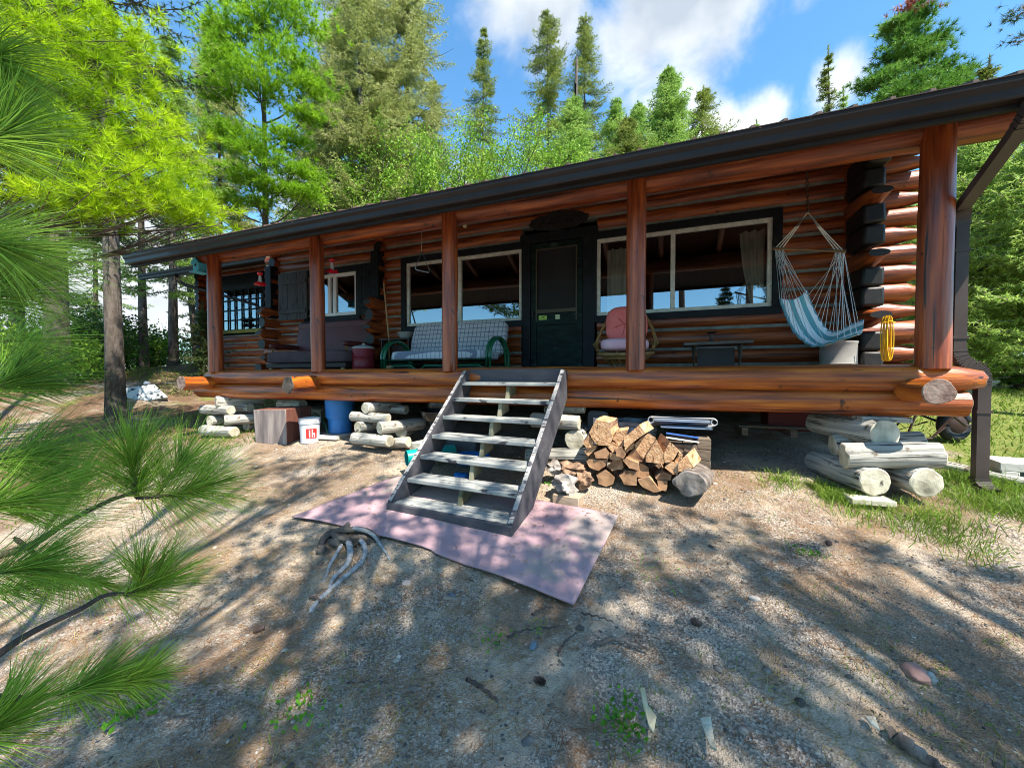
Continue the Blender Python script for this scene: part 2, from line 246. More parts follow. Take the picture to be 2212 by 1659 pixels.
# ------------------------------------------------------------------ helpers
def prop(o, label=None, cat=None, group=None, kind=None):
    for k, v in (('label', label), ('category', cat), ('group', group), ('kind', kind)):
        if v: o[k] = v
    return o
def thing(name, label, cat, loc=(0, 0, 0), group=None):
    o = bpy.data.objects.new(name, None); C.objects.link(o); o.location = loc; o.empty_display_size = .1
    return prop(o, label, cat, group)
def wloc(o):
    v = Vector((0, 0, 0))
    while o: v += o.location; o = o.parent
    return v
def basis(d):
    d = Vector(d).normalized(); a = Vector((0, 0, 1)) if abs(d.z) < .95 else Vector((1, 0, 0))
    s = d.cross(a).normalized(); return d, s, s.cross(d).normalized()
class MB:
    def __init__(s): s.v = []; s.f = []; s.m = []; s.uv = None
    def add(s, vs, fs, mi=0):
        o = len(s.v); s.v += [tuple(v) for v in vs]; s.f += [tuple(i+o for i in f) for f in fs]; s.m += [mi]*len(fs) if isinstance(mi, int) else mi; return s
    def box(s, c, d, rot=None, mi=0, taper=1):
        hx, hy, hz = d[0]/2, d[1]/2, d[2]/2; vs = []
        for z in (-1, 1):
            k = taper if z > 0 else 1
            for x, y in ((-1, -1), (1, -1), (1, 1), (-1, 1)): vs.append(Vector((x*hx*k, y*hy*k, z*hz)))
        if rot is not None: vs = [rot @ v for v in vs]
        return s.add([v+Vector(c) for v in vs], [(0, 3, 2, 1), (4, 5, 6, 7), (0, 1, 5, 4), (1, 2, 6, 5), (2, 3, 7, 6), (3, 0, 4, 7)], mi)
    def bb(s, a, b, mi=0):
        return s.box([(a[i]+b[i])/2 for i in range(3)], [abs(b[i]-a[i]) for i in range(3)], None, mi)
    def tube(s, pts, r, n=8, mi=0, cap=True, mcap=None, closed=False):
        pts = [Vector(p) for p in pts]; k = len(pts); rs = r if isinstance(r, (list, tuple)) else [r]*k
        vs = []; fs = []; prev = None
        for i, p in enumerate(pts):
            if closed: t = pts[(i+1) % k]-pts[i-1]
            else: t = pts[min(i+1, k-1)]-pts[max(i-1, 0)]
            if t.length < 1e-9: t = Vector((0, 0, 1))
            t.normalize()
            if prev is None: _, a, b = basis(t)
            else:
                a = prev-t*prev.dot(t)
                if a.length < 1e-6: _, a, b = basis(t)
                a.normalize(); b = t.cross(a)
            prev = a
            for j in range(n):
                q = 2*math.pi*j/n; vs.append(p+(a*math.cos(q)+b*math.sin(q))*rs[i])
        for i in range(k if closed else k-1):
            i2 = (i+1) % k
            for j in range(n): fs.append((i*n+j, i*n+(j+1) % n, i2*n+(j+1) % n, i2*n+j))
        m = [mi]*len(fs)
        if cap and not closed:
            fs += [tuple(range(n-1, -1, -1)), tuple(range((k-1)*n, k*n))]; m += [mi if mcap is None else mcap]*2
        return s.add(vs, fs, m)
    def lathe(s, prof, c, n=24, axis='z', mi=0):
        c = Vector(c); vs = []; fs = []
        for (r, z) in prof:
            for j in range(n):
                q = 2*math.pi*j/n; x, y = r*math.cos(q), r*math.sin(q)
                vs.append(c+(Vector((x, y, z)) if axis == 'z' else Vector((x, z, y)) if axis == 'y' else Vector((z, x, y))))
        for i in range(len(prof)-1):
            for j in range(n): fs.append((i*n+j, i*n+(j+1) % n, (i+1)*n+(j+1) % n, (i+1)*n+j))
        return s.add(vs, fs, mi)
    def ell(s, c, r, n=14, m=9, rot=None, nz=0, mi=0, seed=0):
        vs = []; fs = []; c = Vector(c)
        for i in range(m+1):
            th = math.pi*i/m
            for j in range(n):
                ph = 2*math.pi*j/n; v = Vector((math.sin(th)*math.cos(ph), math.sin(th)*math.sin(ph), math.cos(th)))
                if nz: v = v*(1+nz*mnoise.noise(v*1.7+Vector((seed*3.1, seed, 7))))
                v = Vector((v.x*r[0], v.y*r[1], v.z*r[2]))
                if rot is not None: v = rot @ v
                vs.append(v+c)
        for i in range(m):
            for j in range(n): fs.append((i*n+j, (i+1)*n+j, (i+1)*n+(j+1) % n, i*n+(j+1) % n))
        return s.add(vs, fs, mi)
    def prism(s, poly, ext, mi=0, mside=None):
        """poly: world points, ext: extrusion vector"""
        n = len(poly); ext = Vector(ext); vs = [Vector(p) for p in poly]+[Vector(p)+ext for p in poly]
        fs = [tuple(range(n)), tuple(range(2*n-1, n-1, -1))]+[(i, i+n, (i+1) % n+n, (i+1) % n) for i in range(n)]
        return s.add(vs, fs, [mi, mi]+[mi if mside is None else mside]*n)
    def build(s, name, mats, parent=None, smooth=35, bevel=0, uvf=None):
        me = bpy.data.meshes.new(name)
        off = wloc(parent) if parent else Vector((0, 0, 0))
        me.from_pydata([(v[0]-off.x, v[1]-off.y, v[2]-off.z) for v in s.v], [], s.f)
        for m in (mats if isinstance(mats, (list, tuple)) else [mats]): me.materials.append(m)
        me.polygons.foreach_set('material_index', s.m)
        if smooth:
            me.polygons.foreach_set('use_smooth', [True]*len(s.f)); me.update(); me.set_sharp_from_angle(angle=R(smooth))
        me.validate(); me.update()
        o = bpy.data.objects.new(name, me); C.objects.link(o); o.parent = parent
        if bevel:
            b = o.modifiers.new('bevel', 'BEVEL'); b.width = bevel; b.segments = 2; b.limit_method = 'ANGLE'; b.angle_limit = R(40)
        return o
def fixn(o):
    import bmesh
    bm = bmesh.new(); bm.from_mesh(o.data); bmesh.ops.recalc_face_normals(bm, faces=bm.faces); bm.to_mesh(o.data); bm.free(); return o
def logobj(name, p0, p1, r0, r1, mats, parent=None, seed=0, irr=.05, n=22, step=.12, bend=.0, hew=(0, 0), flat=1.0):
    """a round log as an object whose local X runs along it; slot 1 is end grain; hew = length of a roughly cut pointed end"""
    p0 = Vector(p0); p1 = Vector(p1); L = (p1-p0).length; k = max(4, int(L/step)); rnd = random.Random(seed); s3 = Vector((seed*1.7, seed*.9, seed*2.3))
    vs = []; fs = []; mi = []
    for i in range(k+1):
        t = i/k; x = t*L; r = r0+(r1-r0)*t
        q = 1
        if hew[0] and x < hew[0]: q = .55+.45*(x/hew[0])**.6
        if hew[1] and L-x < hew[1]: q = .55+.45*((L-x)/hew[1])**.6
        oy = bend*math.sin(math.pi*t)+irr*r*mnoise.noise(Vector((x*.8, 3, 0))+s3); oz = irr*r*mnoise.noise(Vector((x*.8, 9, 4))+s3)
        for j in range(n):
            a = 2*math.pi*j/n; d = Vector((0, math.cos(a), math.sin(a)))
            rr = r*(1+irr*1.2*mnoise.noise(Vector((x*1.3, d.y*1.1, d.z*1.1))+s3)+irr*.5*mnoise.noise(Vector((x*5, d.y*3, d.z*3))+s3))
            xx = x
            if i in (0, k): xx += .012*mnoise.noise(Vector((d.y*2, d.z*2, seed)))*(1 if irr else 0)
            vs.append((xx, d.y*rr*q+oy, d.z*rr*q*flat+oz))
    for i in range(k):
        for j in range(n): fs.append((i*n+j, (i+1)*n+j, (i+1)*n+(j+1) % n, i*n+(j+1) % n)); mi.append(0)
    for base, e in ((0, 0), (k*n, 1)):      # end caps with an inner ring so the cut face is slightly uneven
        o = len(vs); cx = sum(vs[base+j][0] for j in range(n))/n; cy = sum(vs[base+j][1] for j in range(n))/n; cz = sum(vs[base+j][2] for j in range(n))/n
        for j in range(n):
            v = vs[base+j]; vs.append((v[0]+(.006 if e else -.006)*(1+rnd.random()*.4), cy+(v[1]-cy)*.93, cz+(v[2]-cz)*.93))
        for j in range(n):
            a, b, c, d = base+j, base+(j+1) % n, o+(j+1) % n, o+j
            fs.append((a, b, c, d) if e == 0 else (d, c, b, a)); mi.append(1)
        f = tuple(range(o, o+n)); fs.append(f if e == 0 else f[::-1]); mi.append(1)
    me = bpy.data.meshes.new(name); me.from_pydata(vs, [], fs)
    for m in mats: me.materials.append(m)
    me.polygons.foreach_set('material_index', mi); me.polygons.foreach_set('use_smooth', [True]*len(fs)); me.update(); me.set_sharp_from_angle(angle=R(40))
    o = bpy.data.objects.new(name, me); C.objects.link(o); o.parent = parent
    d, s, u = basis(p1-p0)
    mtx = Matrix((d, s, u)).transposed()
    o.rotation_euler = mtx.to_euler(); o.location = p0-(wloc(parent) if parent else Vector((0, 0, 0)))
    return o
def arrobj(name, V, F, m, parent=None, smooth=False):
    """fast mesh from numpy arrays; F has 3 or 4 columns"""
    V = np.asarray(V, np.float32)
    if parent: V = V-np.array(wloc(parent), np.float32)
    F = np.asarray(F, np.int32); k = F.shape[1]; me = bpy.data.meshes.new(name)
    me.vertices.add(len(V)); me.vertices.foreach_set('co', V.ravel()); me.loops.add(F.size); me.loops.foreach_set('vertex_index', F.ravel())
    me.polygons.add(len(F)); me.polygons.foreach_set('loop_start', np.arange(0, F.size, k, dtype=np.int32)); me.polygons.foreach_set('loop_total', np.full(len(F), k, np.int32))
    if smooth: me.polygons.foreach_set('use_smooth', [True]*len(F))
    me.update(calc_edges=True); me.materials.append(m)
    o = bpy.data.objects.new(name, me); C.objects.link(o); o.parent = parent; return o
def unit(a): return a/np.maximum(np.linalg.norm(a, axis=1, keepdims=True), 1e-9)
def blades(P, D, L, W, rng, bend=None):
    """thin tapering blades: triangles, or bent two-part blades (as triangles) when bend given"""
    n = len(P); S = unit(np.cross(D, rng.normal(size=(n, 3)))); W = np.asarray(W).reshape(-1, 1)*np.ones((n, 1)); L = np.asarray(L).reshape(-1, 1)*np.ones((n, 1))
    if bend is None:
        V = np.stack([P-S*W/2, P+S*W/2, P+D*L], 1).reshape(-1, 3); F = np.arange(3*n).reshape(-1, 3)
    else:
        M = P+D*L*.55; T = M+unit(D+bend)*L*.5
        V = np.stack([P-S*W/2, P+S*W/2, M-S*W*.42, M+S*W*.42, T], 1).reshape(-1, 3); b = np.arange(n)[:, None]*5
        F = np.concatenate([b+np.array([0, 1, 3]), b+np.array([0, 3, 2]), b+np.array([2, 3, 4])], 1).reshape(-1, 3)
    return V, F
def leafquads(P, D, L, W, rng):
    n = len(P); S = unit(np.cross(D, rng.normal(size=(n, 3)))); W = np.asarray(W).reshape(-1, 1)*np.ones((n, 1)); L = np.asarray(L).reshape(-1, 1)*np.ones((n, 1))
    V = np.stack([P, P+D*L*.5+S*W/2, P+D*L, P+D*L*.5-S*W/2], 1).reshape(-1, 3); return V, np.arange(4*n).reshape(-1, 4)
def textmesh(name, body, size, mats, parent, loc, rot, ext=.003):
    cu = bpy.data.curves.new(name, 'FONT'); cu.body = body; cu.size = size; cu.extrude = ext; cu.align_x = 'CENTER'; cu.align_y = 'CENTER'
    tmp = bpy.data.objects.new('tmp', cu); C.objects.link(tmp); dg = bpy.context.evaluated_depsgraph_get()
    me = bpy.data.meshes.new_from_object(tmp.evaluated_get(dg)); bpy.data.objects.remove(tmp)
    me.materials.clear(); me.materials.append(mats); me.name = name
    o = bpy.data.objects.new(name, me); C.objects.link(o); o.parent = parent; o.rotation_euler = rot; o.location = Vector(loc)-(wloc(parent) if parent else Vector((0, 0, 0))); return o

# ------------------------------------------------------------------ ground
def sstep(a, b, x): t = np.clip((x-a)/(b-a), 0, 1); return t*t*(3-2*t)
KY = np.array([-60, -12, -4, .3, 1.6, 2.7, 3.7, 4.2, 5.5, 9, 12, 20, 40, 80]); KZ = np.array([-3.2, -1.2, -.25, 0, .12, .32, .52, .6, .74, 1.15, 1.5, 2.0, 3.0, 4.5])
def gz_np(x, y):
    z = np.interp(y, KY, KZ)
    z = z+.95*np.exp(-(((x+14.5)/3.6)**2+((y-8.2)/3.4)**2))+.5*np.exp(-(((x+14)/3.)**2+((y-3.8)/2.2)**2))
    d = sstep(-15.5, -27, x); z = z*(1-d)+d*(-2.6)
    return z
def gz(x, y): return float(gz_np(np.array(float(x)), np.array(float(y))))
def onground(px, py):
    o = Vector((0, 0, E)); d = ray(px, py); t = .3
    while t < 60:
        p = o+d*t
        if p.z <= gz(p.x, p.y): return Vector((p.x, p.y, gz(p.x, p.y)))
        t += .01
    return o+d*20
def vnoise(x, y, s, seed):
    """cheap value noise"""
    rng = np.random.RandomState(seed); T = rng.rand(256, 256); xi = np.floor(x*s).astype(int); yi = np.floor(y*s).astype(int); fx = x*s-xi; fy = y*s-yi
    fx = fx*fx*(3-2*fx); fy = fy*fy*(3-2*fy); a = T[xi % 256, yi % 256]; b = T[(xi+1) % 256, yi % 256]; c = T[xi % 256, (yi+1) % 256]; d = T[(xi+1) % 256, (yi+1) % 256]
    return (a*(1-fx)+b*fx)*(1-fy)+(c*(1-fx)+d*fx)*fy
def ground_h(x, y):
    near = np.exp(-((x/14)**2+((y-3)/12)**2))
    return gz_np(x, y)+near*((vnoise(x, y, 1.3, 1)-.5)*.05+(vnoise(x, y, 5, 2)-.5)*.018+(vnoise(x, y, 17, 3)-.5)*.008)
xs = np.concatenate([-np.geomspace(400, 9, 50), np.linspace(-8.95, 6.95, 480), np.geomspace(7, 400, 55)]); ys = np.concatenate([-np.geomspace(400, 2, 40), np.linspace(-1.95, 6, 260), np.geomspace(6.06, 500, 90)])
X, Y = np.meshgrid(xs, ys); Z = ground_h(X, Y); nx, ny = len(xs), len(ys)
Vg = np.stack([X, Y, Z], -1).reshape(-1, 3); ii = np.arange(ny-1)[:, None]*nx+np.arange(nx-1)[None]; ii = ii.ravel(); Fg = np.stack([ii, ii+1, ii+nx+1, ii+nx], 1)
mg = bpy.data.materials.new('gravel_and_needle_ground'); mg.use_nodes = True; t = mg.node_tree; n = t.nodes; l = t.links; p = n['Principled BSDF']; p.inputs['Roughness'].default_value = .95; p.inputs['Specular IOR Level'].default_value = .2
tcg = n.new('ShaderNodeTexCoord')
def nn(scale, det=6, ro=.6, dist=0):
    q = n.new('ShaderNodeTexNoise'); q.inputs['Scale'].default_value = scale; q.inputs['Detail'].default_value = det; q.inputs['Roughness'].default_value = ro; q.inputs['Distortion'].default_value = dist; l.new(tcg.outputs['Object'], q.inputs['Vector']); return q.outputs['Fac']
def ramp(f, st):
    q = n.new('ShaderNodeValToRGB'); e = q.color_ramp.elements; e[0].position, e[0].color = st[0][0], (*st[0][1], 1); e[1].position, e[1].color = st[-1][0], (*st[-1][1], 1)
    for a, c in st[1:-1]: z = e.new(a); z.color = (*c, 1)
    l.new(f, q.inputs[0]); return q.outputs[0]
def mixc(f, a, b):
    q = n.new('ShaderNodeMix'); q.data_type = 'RGBA'; l.new(f, q.inputs[0]); l.new(a, q.inputs[6]); l.new(b, q.inputs[7]); return q.outputs[2]
def mask(f, a, b):
    q = n.new('ShaderNodeMapRange'); q.interpolation_type = 'SMOOTHSTEP'; q.inputs['From Min'].default_value = a; q.inputs['From Max'].default_value = b; l.new(f, q.inputs['Value']); return q.outputs[0]
def nm(op, a, b):
    q = n.new('ShaderNodeMath'); q.operation = op
    for i, v in enumerate((a, b)):
        if isinstance(v, (int, float)): q.inputs[i].default_value = v
        else: l.new(v, q.inputs[i])
    return q.outputs[0]
vor = n.new('ShaderNodeTexVoronoi'); vor.inputs['Scale'].default_value = 120; l.new(tcg.outputs['Object'], vor.inputs['Vector'])
vs = n.new('ShaderNodeSeparateColor'); l.new(vor.outputs['Color'], vs.inputs[0])
grav = ramp(vs.outputs[0], [(0, (.14, .118, .10)), (.4, (.29, .245, .20)), (.8, (.43, .36, .29)), (1, (.60, .52, .43))])
sand = ramp(nn(30), [(.3, (.38, .30, .215)), (.7, (.58, .47, .345))])
ndl = ramp(nn(45, 8, .75), [(.3, (.13, .09, .06)), (.55, (.28, .19, .125)), (.75, (.46, .34, .23))])
grs = ramp(nn(26, 8, .7), [(.3, (.07, .10, .02)), (.55, (.19, .22, .05)), (.75, (.38, .34, .14))])
c1 = mixc(nm('MULTIPLY', mask(nn(1.7, 9, .68, .3), .45, .60), .85), grav, sand); c1 = mixc(nm('MULTIPLY', mask(nn(1.25, 10, .72, .5), .45, .60), .9), c1, ndl)
sx = n.new('ShaderNodeSeparateXYZ'); l.new(tcg.outputs['Object'], sx.inputs[0])
gx = mask(sx.outputs[0], 2.0, 3.6); gy = mask(sx.outputs[1], 3.2, 4.4); gl = mask(sx.outputs[0], -5.0, -7.5)
gm = nm('ADD', nm('MAXIMUM', nm('MULTIPLY', gx, gy), nm('MULTIPLY', gl, .42)), nm('MULTIPLY', nm('SUBTRACT', nn(1.7, 6, .6), .5), 1.6))
c2 = mixc(mask(gm, .38, .62), c1, grs)
ndd = ramp(nn(30, 8, .75), [(.3, (.05, .035, .022)), (.55, (.17, .10, .06)), (.75, (.34, .21, .12))])
c2 = mixc(nm('MULTIPLY', gl, mask(nn(1.1, 7, .65), .36, .56)), c2, ndd)
l.new(c2, p.inputs['Base Color'])
b1 = n.new('ShaderNodeBump'); b1.inputs['Strength'].default_value = .8; b1.inputs['Distance'].default_value = .012; l.new(nm('ADD', vor.outputs['Distance'], nm('MULTIPLY', nn(60, 8, .7), 1.4)), b1.inputs['Height']); l.new(b1.outputs[0], p.inputs['Normal'])
g = arrobj('ground', Vg, Fg, mg, None, True); prop(g, kind='structure')
mw = mat('lake_water', [(.02, .06, .09), (.03, .08, .12)], 1, rough=.12, bump=.25, bscale=1.5, spec=.6)
wa = arrobj('lake_water', np.array([[-900, -900, -2.1], [900, -900, -2.1], [900, 900, -2.1], [-900, 900, -2.1]]), np.array([[0, 1, 2, 3]]), mw); prop(wa, kind='structure')

# loose stones, litter and grass on the ground
rng = np.random.default_rng(5)
def scatter(n, x0, x1, y0, y1, pw=None):
    x = rng.uniform(x0, x1, n); y = rng.uniform(y0, y1, n); return x, y
def in_mat(x, y): return (x > -3.0) & (x < -.05) & (y > 1.9) & (y < 3.4)
def pebbles(name, n, smin, smax, box, m, pwr=3):
    x, y = scatter(n, *box); k = ~((y > 6) & (x > -9)); x, y = x[k], y[k]; n = len(x); z = ground_h(x, y)
    s = smin+(smax-smin)*rng.random(n)**pwr; oct_ = np.array([[1, 0, 0], [0, 1, 0], [-1, 0, 0], [0, -1, 0], [0, 0, 1], [.7, .7, .45], [-.7, .7, .45], [-.7, -.7, .45], [.7, -.7, .45]], float)
    a = rng.uniform(0, 6.28, n); ca, sa = np.cos(a), np.sin(a); asp = rng.uniform(.55, 1, n); V = oct_[None]*np.stack([s, s*asp, s*rng.uniform(.35, .8, n)], 1)[:, None]*rng.uniform(.8, 1.2, (n, 9, 1))
    V = np.stack([V[..., 0]*ca[:, None]-V[..., 1]*sa[:, None], V[..., 0]*sa[:, None]+V[..., 1]*ca[:, None], V[..., 2]], -1)+np.stack([x, y, z-s*.1], 1)[:, None]
    f = np.array([[0, 5, 8], [1, 6, 5], [2, 7, 6], [3, 8, 7], [0, 1, 5], [1, 2, 6], [2, 3, 7], [3, 0, 8], [4, 8, 5], [4, 5, 6], [4, 6, 7], [4, 7, 8]])
    F = (np.arange(n)[:, None, None]*9+f[None]).reshape(-1, 3); o = arrobj(name, V.reshape(-1, 3), F, m); prop(o, kind='stuff'); return o
M_peb = mat('mixed_gravel_stones', [(.08, .075, .075), (.20, .175, .15), (.40, .35, .29)], 9, rough=.85, bump=0, island=.6, hi=.68)
pebbles('gravel', 70000, .0025, .011, (-5.5, 5.5, .35, 5.2), M_peb)
pebbles('gravel', 1500, .010, .030, (-5.5, 5.5, .35, 5.2), M_peb, 4)
def litter(n, box, thr, seed, m, l0, l1, w):
    x, y = scatter(n, *box); k = (vnoise(x, y, 1.1, seed)*.6+vnoise(x, y, 4, seed+1)*.4 > thr); x, y = x[k], y[k]; n = len(x); z = ground_h(x, y)+.003+rng.random(n)*.006
    a = rng.uniform(0, 6.28, n); D = unit(np.stack([np.cos(a), np.sin(a), rng.normal(0, .12, n)], 1)); P = np.stack([x, y, z], 1); L = rng.uniform(l0, l1, n)
    S = np.cross(D, np.array([0, 0, 1.]))*w/2; S = S+0; V = np.stack([P-S, P+S, P+D*L[:, None]+S*.5, P+D*L[:, None]-S*.5], 1).reshape(-1, 3); return prop(arrobj('pine_needle_litter', V, np.arange(4*n).reshape(-1, 4), m), kind='stuff')
litter(170000, (-9, 6, .3, 5.8), .43, 11, M_litter, .025, .08, .0022)
litter(26000, (-5, 5, .3, 4.4), .50, 15, M_drygrass, .03, .08, .003)
def grass(name, n, xf, m, h0, h1, w, tuft=0, spread=.5):
    x, y = xf(n); n = len(x)
    if tuft:
        x = np.repeat(x, tuft)+rng.normal(0, .025, n*tuft); y = np.repeat(y, tuft)+rng.normal(0, .025, n*tuft); n = len(x)
    P = np.stack([x, y, ground_h(x, y)-.005], 1); D = unit(np.stack([rng.normal(0, spread, n), rng.normal(0, spread, n), np.ones(n)], 1)); L = rng.uniform(h0, h1, n)
    bend = np.stack([rng.normal(0, .7, n), rng.normal(0, .7, n), -.4*np.ones(n)], 1); V, F = blades(P, D, L, w, rng, bend); return prop(arrobj(name, V, F, m), kind='stuff')
def cl(cs, per, sd):
    def f(n):
        c = np.array(cs)[rng.integers(0, len(cs), n)]; return c[:, 0]+rng.normal(0, 1, n)*sd*c[:, 2], c[:, 1]+rng.normal(0, 1, n)*sd*c[:, 2]
    return f
def gp(px, py, s=1.): p = onground(px, py); return (p.x, p.y, s)
grass('grass', 2800, cl([gp(2080, 1080), gp(2150, 1100), gp(2190, 1060), gp(2060, 1040, .6), gp(2120, 1050), gp(2210, 1110), gp(2150, 1060), (2.75, 4.0, .8), (3.0, 4.3, 1.0)], 0, .13), M_grass, .06, .20, .005)
grass('grass', 2600, cl([gp(1795, 1075, .35), gp(1830, 1080, .3), gp(1780, 1060, .25), gp(1850, 1105), gp(1950, 1110), gp(2030, 1125), gp(2060, 1170), gp(1690, 1045, .8)], 0, .13), M_grass, .04, .16, .005)
def bigg(n): x = rng.uniform(2.2, 14, n); y = rng.uniform(4.3, 13, n); k = (x > 3.0) | (y < 5.4); return x[k], y[k]
grass('grass', 26000, bigg, M_grass, .03, .13, .012)
def leftg(n): x = rng.uniform(-16, -5.6, n); y = rng.uniform(.5, 7.5, n); k = vnoise(x, y, .8, 21) > .56; return x[k], y[k]
grass('grass', 26000, leftg, M_grass, .03, .12, .009)
def patch(n): x = rng.uniform(-5, 4.5, n); y = rng.uniform(.5, 4.2, n); k = (vnoise(x, y, 1.6, 31)*.7+vnoise(x, y, 6, 32)*.3 > .63) & ~in_mat(x, y); return x[k], y[k]
grass('grass', 16000, patch, M_grass, .015, .06, .0035)
grass('dry_grass', 12000, patch, M_drygrass, .02, .07, .003, 0, .9)
# ------------------------------------------------------------------ the cabin
M_logside = mat('stained_side_log', [(.085, .020, .008), (.24, .055, .014), (.42, .12, .025)], 1.6, (14, 1, 14), .36, .5, 3, (14, 1, 14), .5, coat=.3)
DW = 5.98
cabin = thing('log_cabin', 'long red-brown stained log cabin with covered front porch and dark metal roof', 'cabin', (-2.5, 6, .9))
def addlog(mb, p0, p1, r0, r1=None, seed=0, n=16, step=.3, mi=0, me=1, irr=.06, cap0=True, cap1=True, hew0=0, hew1=0):
    r1 = r0 if r1 is None else r1; p0 = Vector(p0); p1 = Vector(p1); L = (p1-p0).length; d, s, u = basis(p1-p0); k = max(2, int(L/step)); sd = Vector((seed*1.3, seed*2.1, seed*.7)); vs = []; fs = []; m = []
    ts = [i/k for i in range(k+1)]
    if hew0: ts = sorted(set(ts+[0, hew0*.5/L, hew0/L])); 
    if hew1: ts = sorted(set(ts+[1-hew1/L, 1-hew1*.5/L, 1]))
    k = len(ts)-1
    for i, t in enumerate(ts):
        x = t*L; r = r0+(r1-r0)*t; q = 1; oz = 0
        if hew0 and x < hew0: q = .35+.65*x/hew0
        if hew1 and L-x < hew1: q = .35+.65*(L-x)/hew1
        for j in range(n):
            a = 2*math.pi*j/n; rr = r*(1+irr*mnoise.noise(Vector((x*.9, math.cos(a), math.sin(a)))+sd))
            qq = q if math.sin(a) < .2 or q > .95 else q**.5
            vs.append(p0+d*x+s*math.cos(a)*rr*(.75+.25*q)+u*math.sin(a)*rr*q)
    for i in range(k):
        for j in range(n): fs.append((i*n+j, i*n+(j+1) % n, (i+1)*n+(j+1) % n, (i+1)*n+j)); m.append(mi)
    if cap0: fs.append(tuple(range(n-1, -1, -1))); m.append(me)
    if cap1: fs.append(tuple(range(k*n, k*n+n))); m.append(me)
    mb.add(vs, fs, m)
lines = [-.50, -.28, -.065, .155, .38, .655, .88, 1.105, 1.33, 1.56, 1.78, 1.985, 2.185, 2.395, 2.6, 2.8]
CUT = [(-4.47, -2.08, .86, 2.15), (-2.13, -.92, -.2, 2.27), (-.96, 1.42, .86, 2.15), (-6.85, -5.42, 1.1, 2.12)]
wall = MB(); chk = MB(); XL, XR = -8.05, 2.17
def segs(x0, x1, z0, z1):
    S = [(x0, x1)]
    for a, b, c, d in CUT:
        if c < z1-.03 and d > z0+.03:
            T = []
            for s, e in S:
                if b <= s or a >= e: T.append((s, e)); continue
                if a > s: T.append((s, a))
                if b < e: T.append((b, e))
            S = T
    return [q for q in S if q[1]-q[0] > .05]
rt = random.Random(3)
for i in range(len(lines)-1):
    z0, z1 = lines[i], lines[i+1]; r = (z1-z0)/2+.004
    for (a, b) in segs(XL, XR, z0, z1):
        tail = b == XR
        e = XR+rt.uniform(.62, .80) if tail else b
        addlog(wall, (a, DW, E+(z0+z1)/2), (e, DW, E+(z0+z1)/2), r*1.02, seed=i*7+int(a*3), step=.35, hew1=.3 if tail and i % 2 else (.12 if tail else 0))
    for (a, b) in segs(XL, XR, z1-.06, z1+.0):
        chk.bb((a, DW-.075, E+z1-.021), (b, DW+.05, E+z1+.021))
wall.build('log_wall', [M_log, M_end], cabin, 50)
chk.build('chinking', M_chink, cabin)
# side wall logs crossing at the right corner, and the short log stubs that cross the front wall
sw = MB()
for i in range(len(lines)-1):
    zc = E+lines[i+1]; y0 = max(5.33+rt.uniform(-.08, .1), 3.50+(lines[i+1]+.14-1.80)/.43); dk = i % 3 != 1 and y0 < 5.6
    if dk: DKB = MB(); DKB.box((XR-.01, (y0+5.86)/2, zc), (.20+.01*(i % 2), 5.86-y0, .215), Matrix.Rotation(R(rt.uniform(-4, 4)), 3, 'Y') @ Matrix.Rotation(R(rt.uniform(-3, 3)), 3, 'X')); DKB.build('black_log_end', M_darkend, cabin, bevel=.03)  # dark log ends; the shade on their sides is put into the black
    addlog(sw, (XR, y0 if not dk else 5.84, zc), (XR, 10.5, zc), .115, seed=i*5+1, hew0=0 if dk else .30, me=1, step=.5)
sw.build('side_wall', [M_logside, M_darkend], cabin, 50)
cs = MB(); cs.bb((XR-.05, 6.0, E-.5), (XR+.05, 10.5, E+3.0)); cs.build('side_chinking', M_chink, cabin)
for X0, nm_ in ((-4.93, 0), (-7.72, 1)):
    st = MB()
    for i in range(len(lines)-2):
        zc = E+lines[i+1]; y0 = 5.52+.05*math.sin(i*2.3)+(.24 if i > 7 else 0)
        addlog(st, (X0+.02*math.sin(i*5), y0, zc), (X0, 6.1, zc), .102+.008*math.sin(i*3), seed=i+60*nm_, hew0=.10 if i % 2 else 0)
    kb = MB(); kb.bb((X0-.10, 5.70, E+(1.28 if nm_ == 0 else 1.22)), (X0+.08, 5.97, E+2.30)); kb.build('corner_board', M_trim, cabin, bevel=.01)
    st.build('crossing_log_ends', [M_logside, M_darkend], cabin, 50)
# left wing
wg = MB(); wc = MB()
WCUT = CUT; CUT = [(-11.6, -9.72, 1.18, 2.66)]
zz = [-.9+.2*i for i in range(21)]
for i in range(len(zz)-1):
    for a, b in segs(-12.3, -7.9, zz[i], zz[i+1]): addlog(wg, (a, 7.18, E+(zz[i]+zz[i+1])/2), (b, 7.18, E+(zz[i]+zz[i+1])/2), .103, seed=200+i)
    for a, b in segs(-12.3, -7.9, zz[i+1]-.06, zz[i+1]): wc.bb((a, 7.11, E+zz[i+1]-.02), (b, 7.2, E+zz[i+1]+.02))
for i in range(len(zz)-1):
    addlog(wg, (-12.2, 6.9, E+zz[i]+.1), (-12.2, 10.4, E+zz[i]+.1), .103, seed=240+i)
wg.build('wing_wall', [M_log, M_darkend], cabin, 50); wc.build('wing_chinking', M_chink, cabin)
CUT = WCUT
sd = MB(); addlog
for i in range(len(zz)-1): addlog(sd, (-7.95, 6.1, E+zz[i]+.1), (-7.95, 7.3, E+zz[i]+.1), .103, seed=300+i)
sd.build('wing_return_wall', [M_logside, M_darkend], cabin, 50)
bk = MB(); bk.bb((-12.2, 10.5, .6), (XR, 10.6, E+3)); bk.bb((-12.1, 7.4, E-.25), (XR, 10.5, E-.1)); bk.bb((-8, 6.05, E-.25), (XR-.1, 7.4, E-.1)); bk.build('back_wall_and_floor', M_room, cabin)
